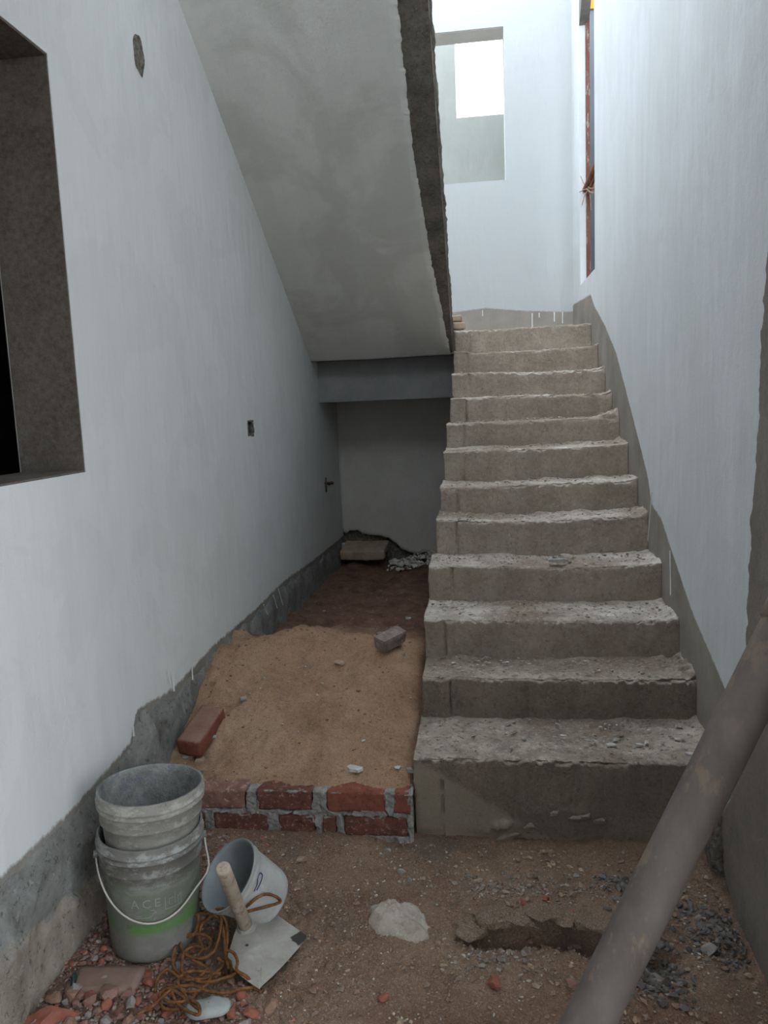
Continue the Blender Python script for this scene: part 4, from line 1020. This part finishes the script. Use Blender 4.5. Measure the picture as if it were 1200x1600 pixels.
# print left on the lower bucket
M_print = simple('worn_print', (.30, .31, .28), (.24, .25, .22), 60, .8, .1)
def wrap(V, R, zc, a0, off=.0012):
    out = []
    for x, z, y in V:
        zz = zc+z; r = R(zz)+off+y; a = a0+x/r; out.append((r*math.cos(a), r*math.sin(a), zz))
    return np.array(out)
def text_mesh(txt, size):
    cu = bpy.data.curves.new('t', 'FONT'); cu.body = txt; cu.size = size; cu.align_x = 'CENTER'; cu.resolution_u = 3; cu.fill_mode = 'BOTH'; cu.space_character = 1.4
    o = bpy.data.objects.new('t', cu); COL.objects.link(o)
    dg = bpy.context.evaluated_depsgraph_get(); me = bpy.data.meshes.new_from_object(o.evaluated_get(dg))
    V = np.array([v.co for v in me.vertices]); F = [list(p_.vertices) for p_ in me.polygons]
    bpy.data.objects.remove(o); bpy.data.curves.remove(cu); bpy.data.meshes.remove(me); return V, F
V, F = text_mesh('ACE', .038)
V = V[:, [0, 1, 2]]; ang0 = math.atan2(-.9, .42)
Vw = wrap([(a, b, 0) for a, b, c_ in V], RL, .186, ang0-.17)
low_body = list(bodies.values())[0]
mesh('lettering', Vw, F, M_print, low_body, loc=(0, 0, 0))
def bars(lst, zc, a0, R=RL, m=None, parent=low_body, name='printed_mark', w=.0022):
    parts = []
    for (x0, z0, x1, z1) in lst:
        d = np.array([x1-x0, z1-z0]); L = np.linalg.norm(d); n_ = np.array([-d[1], d[0]])/L*w/2; k = max(2, int(L/.006)); v = []; f = []
        for i in range(k+1):
            p_ = np.array([x0, z0])+d*i/k; v += [(p_[0]-n_[0], p_[1]-n_[1], 0), (p_[0]+n_[0], p_[1]+n_[1], 0)]
            if i: f.append([2*i-2, 2*i-1, 2*i+1, 2*i])
        parts.append((wrap(v, R, zc, a0), f))
    V, F = join(parts); mesh(name, V, F, m or M_print, parent, loc=(0, 0, 0))
bars([(0, 0, .05, 0), (0, 0, 0, .04), (.05, 0, .05, .03), (.012, .012, .012, .03), (.012, .03, .026, .03), (.03, .008, .03, .045), (.036, .02, .05, .035), (.04, .005, .04, .03)], .170, ang0+.22)
bars([(-.05, .0, -.005, .0), (-.045, .006, -.03, .006), (-.005, 0, .004, .012), (.002, .012, .012, .012), (.012, .012, .006, .022), (.006, .022, -.004, .022), (.006, -.003, .006, -.012)], .155, ang0-.05)
g = np.random.default_rng(4); bars([(x, .0, x+.004, .004+.004*g.random()) for x in np.arange(-.05, .07, .006)]+[(x, .004, x+.003, -.003*g.random()) for x in np.arange(-.05, .07, .009)], .248, ang0, w=.0015)

# small paint bucket lying on its side, mouth towards the lens and left
M_sb = simple('paint_bucket', (.30, .31, .295), (.42, .425, .405), 8, .7, .3, 40, .003, third=(.44, .45, .44))
vd = _R*(357-600)/FPX + _D*(1365-800)/FPX + _f
axb = math.sin(rad(57))*(-.87*_R-.49*_D)-math.cos(rad(57))*vd/np.linalg.norm(vd); axb /= np.linalg.norm(axb)
Hs = .185
qv = Vector(axb).to_track_quat('Z', 'Y'); zA = .088*math.sqrt(1-axb[2]**2)+.012+axb[2]*Hs
A = pl(356, 1366, 2, zA); base = A-axb*Hs
sb = empty('small_bucket', tuple(base), 'small pale grey paint bucket tipped on its side beside the tall buckets', 'bucket', None, qv.to_euler())
Rs = lambda z: .086+.021*z/Hs
pr = [(.002, 0), (.074, 0), (.083, .004), (.086, .012)]+[(Rs(z), z) for z in np.linspace(.02, Hs-.035, 7)]+[(Rs(Hs-.03)+.001, Hs-.032), (Rs(Hs-.03)+.004, Hs-.030), (Rs(Hs-.02)+.003, Hs-.02), (Rs(Hs)+.002, Hs-.006), (Rs(Hs)+.005, Hs-.004), (Rs(Hs)+.004, Hs)]
V, F = lathe(pr, 64); mesh('bucket_body', V, F, M_sb, sb, True, loc=(0, 0, 0))
pr = [(Rs(Hs)+.004, Hs), (Rs(Hs), Hs)]+[(Rs(z)-.003, z) for z in np.linspace(Hs-.01, .01, 8)]+[(.07, .005), (.002, .004)]
V, F = lathe(pr, 64); mesh('inner_lining', V, F, simple('bucket_grey_inside', (.20, .23, .24), (.27, .30, .31), 8, .7, .3), sb, True, loc=(0, 0, 0))
M_blue = simple('blue_ink', (.03, .03, .09), (.06, .06, .14), 60, .6)
inv = parent_matrix(sb).inverted()
def on_small(px, py, off=.0015, P0=None):
    """point of the small bucket's side seen at a photo pixel"""
    d = _R*(px-600)/FPX + _D*(py-800)/FPX + _f; o_ = inv @ Vector(EYE); dd = inv.to_3x3() @ Vector(d); t = 1.8
    while t < 3.2:
        q_ = o_+dd*t
        if 0 < q_.z < Hs and math.hypot(q_.x, q_.y) < Rs(q_.z)+off: return np.array(q_)
        t += .0015
    return None
for nm, pix, w_, m_ in (('ink_mark', [(401, 1391), (407, 1379), (410, 1368), (407, 1364), (403, 1370), (402, 1381), (397, 1393)], .0020, M_blue),):
    L = [q_ for q_ in (on_small(*p_) for p_ in pix) if q_ is not None]
    if len(L) > 2: V, F = tube(spline(L, 3), w_, 6); mesh(nm, V, F, m_, sb, True, loc=(0, 0, 0))
# ------------------------------------------------------------------ hoe
hoe = empty('mortar_hoe', (-.70, 2.08, .02), 'short-handled mortar hoe with a cement-crusted steel blade lying on the ground', 'hoe')
outl = [(372, 1448), (380, 1436), (402, 1436), (424, 1428), (436, 1431), (455, 1444), (477, 1458), (476, 1466), (462, 1484), (436, 1512), (408, 1538), (402, 1540), (370, 1518), (357, 1497), (358, 1486), (364, 1466)]
W2 = []
for (px, py) in outl:
    p_ = pl(px, py, 2, .045); W2.append(p_[:2])
W2 = np.array(W2); cen = W2.mean(0)
hz = lambda x, y: .045-.10*max(0, (x+.70))*.35-.10*(2.0-min(y, 2.0))*.3
rings = []
for sc in (1.0, .97, .8, .6, .4, .2, .03): rings.append([(cen[0]+(a-cen[0])*sc, cen[1]+(b-cen[1])*sc) for a, b in spline(np.c_[np.vstack([W2, W2[:1]]), np.zeros(len(W2)+1)], 3)[:-1, :2]])
nR = len(rings[0]); V = []
for i, rg in enumerate(rings):
    for a, b in rg:
        z = hz(a, b)+.018*math.exp(-((a+.775)**2+(b-2.11)**2)/.045**2)+(.003*float(fbm(np.array([a, b, 0.]), 25, 3, 3)) if i > 0 else 0); V.append((a, b, z))
V = np.array(V); B = V.copy(); B[:, 2] -= .004; n = len(V)
F = gridF(len(rings), nR, wrap=True)+[q_[::-1] for q_ in gridF(len(rings), nR, n, wrap=True)]+[[k, (k+1) % nR, (k+1) % nR+n, k+n] for k in range(nR)]+[[(len(rings)-1)*nR+k for k in range(nR)]]
s = N('cement_crusted_steel'); c = s.mix(s.ramp(s.noise(8, 6, .7), [(.33, 0.0), (.66, 1.0)]), (.27, .255, .235), (.38, .365, .335))
c = s.mix(s.ramp(s.noise(28, 5, .8, dist=.5), [(.33, .8), (.40, 0.0)]), c, (.10, .09, .085))
X_, Y_, Z_ = s.xyz(s.geo.outputs['Position'])
tip_ = pl(470, 1470, 2, .03); dd_ = s.math('ADD', s.math('ABSOLUTE', s.math('SUBTRACT', X_, float(tip_[0]))), s.math('ABSOLUTE', s.math('SUBTRACT', Y_, float(tip_[1]))))
c = s.mix(s.map(s.math('ADD', dd_, s.math('MULTIPLY', s.noise(30, 4), .03)), .052, .046), c, (.05, .045, .045))
M_blade = s.out(c, s.bump(s.noise(26, 5, .75), .7, .006), .85)
blade = recalc(mesh('blade', V, F, M_blade, hoe, True))
j0 = pl(384, 1447, 2, .06); e0 = pl(348, 1356, 1, 1.86); e0 = np.array(e0)
j0 = np.array(j0); hd = (e0-j0)/np.linalg.norm(e0-j0)
V, F = tube([j0-hd*.03, j0-hd*.005, j0+hd*.012, j0+hd*.015], [.035, .0275, .0235, .021], 24, caps=False); mesh('socket', V, F, M_blade, hoe, True)
M_wood = simple('weathered_wood', (.27, .215, .16), (.40, .33, .26), 12, .8, .3, 40, .003, third=(.22, .17, .13))
Lh = np.linalg.norm(e0-j0); V, F = tube([j0+hd*t for t in list(np.linspace(-.02, Lh-.006, 8))+[Lh-.002, Lh]], [.0195, .0195, .0195, .020, .020, .0205, .0205, .0205, .019, .016], 24); mesh('handle', V, F, M_wood, hoe, True)
x_ = pl(386, 1480, 2, .05); V, F = lathe([(.001, .003), (.004, .002), (.005, 0)], 12); mesh('rivet', V+np.array([x_[0], x_[1], .056]), F, M_rust, blade, True)

# ------------------------------------------------------------------ coir rope
def rope_pts(lst):
    P = []
    for (px, py, h) in lst:
        q_ = on_small(px, py, .006) if h < 0 else None
        p_ = pl(px, py, 2, abs(h)+.01) if q_ is None else np.array(parent_matrix(sb) @ Vector(q_)); P.append(p_)
    return spline(P, 8)
loops = [
 [(388, 1424, -.1), (412, 1418, -.1), (437, 1410, -.1), (433, 1402, -.1), (416, 1397, -.1), (400, 1404, -.1), (386, 1416, -.1), (376, 1421, .09), (352, 1420, .10), (338, 1421, .10), (336, 1430, .09), (345, 1437, .07), (350, 1460, .05), (352, 1490, .03), (357, 1512, .03)],
 [(388, 1424, -.08), (376, 1424, .08), (350, 1424, .10), (325, 1426, .09), (303, 1432, .06), (286, 1450, .04), (281, 1475, .02), (291, 1492, .02), (315, 1498, .02), (335, 1485, .03), (343, 1460, .05), (346, 1435, .08), (340, 1424, .09)],
 [(342, 1424, .10), (353, 1440, .07), (355, 1470, .04), (353, 1490, .03), (361, 1505, .03), (362, 1515, .03)],
 [(310, 1428, .09), (308, 1448, .05), (300, 1462, .03), (284, 1465, .02), (274, 1480, .02), (270, 1505, .015), (280, 1522, .015), (300, 1530, .02), (325, 1528, .02), (343, 1515, .02), (350, 1505, .02), (340, 1497, .03)],
 [(282, 1462, .03), (296, 1460, .03), (318, 1460, .04), (330, 1470, .03), (322, 1483, .02), (305, 1478, .02), (288, 1488, .02), (284, 1512, .02), (290, 1524, .02), (315, 1535, .02), (345, 1530, .02), (368, 1520, .02), (354, 1507, .02)],
 [(355, 1484, .06), (366, 1490, .06), (371, 1503, .06), (370, 1516, .05), (384, 1525, .04), (394, 1536, .02), (400, 1546, .01), (410, 1546, .01)],
 [(243, 1550, .005), (246, 1530, .01), (262, 1515, .02), (285, 1530, .02), (310, 1527, .02), (325, 1513, .02)],
 [(215, 1585, .01), (238, 1572, .015), (256, 1556, .02), (272, 1544, .02), (300, 1540, .02), (322, 1548, .02), (350, 1552, .02), (378, 1545, .02), (398, 1543, .01), (408, 1550, .01)],
 [(268, 1542, .02), (272, 1560, .02), (284, 1574, .02), (303, 1584, .035), (312, 1584, .035), (310, 1570, .035), (300, 1562, .03), (306, 1552, .025)],
 [(270, 1540, .02), (285, 1548, .02), (296, 1566, .02), (313, 1578, .035)],
 [(256, 1562, .015), (270, 1566, .02), (290, 1563, .02), (275, 1550, .02), (262, 1545, .02), (250, 1555, .01), (255, 1575, .01), (280, 1578, .02)],
 [(300, 1500, .02), (320, 1510, .02), (330, 1525, .02), (315, 1545, .02), (290, 1550, .02), (278, 1535, .02), (290, 1520, .02), (312, 1518, .02), (345, 1522, .02)],
 [(338, 1425, .10), (325, 1435, .07), (315, 1445, .05), (312, 1465, .03), (316, 1482, .02), (308, 1495, .02)],
]
parts = [tube(rope_pts(l), .0042, 8, twist=420, flat=.28) for l in loops]
V, F = join(parts)
# keep the rope on top of the ground
gz = gh(V[:, 0], V[:, 1]); V[:, 2] = np.maximum(V[:, 2], gz+.001)
rp = tag(mesh('coir_rope', V, F, M_coir, smooth=True), 'tangled heap of orange-brown coir rope beside the lower bucket and hoe blade', 'rope')
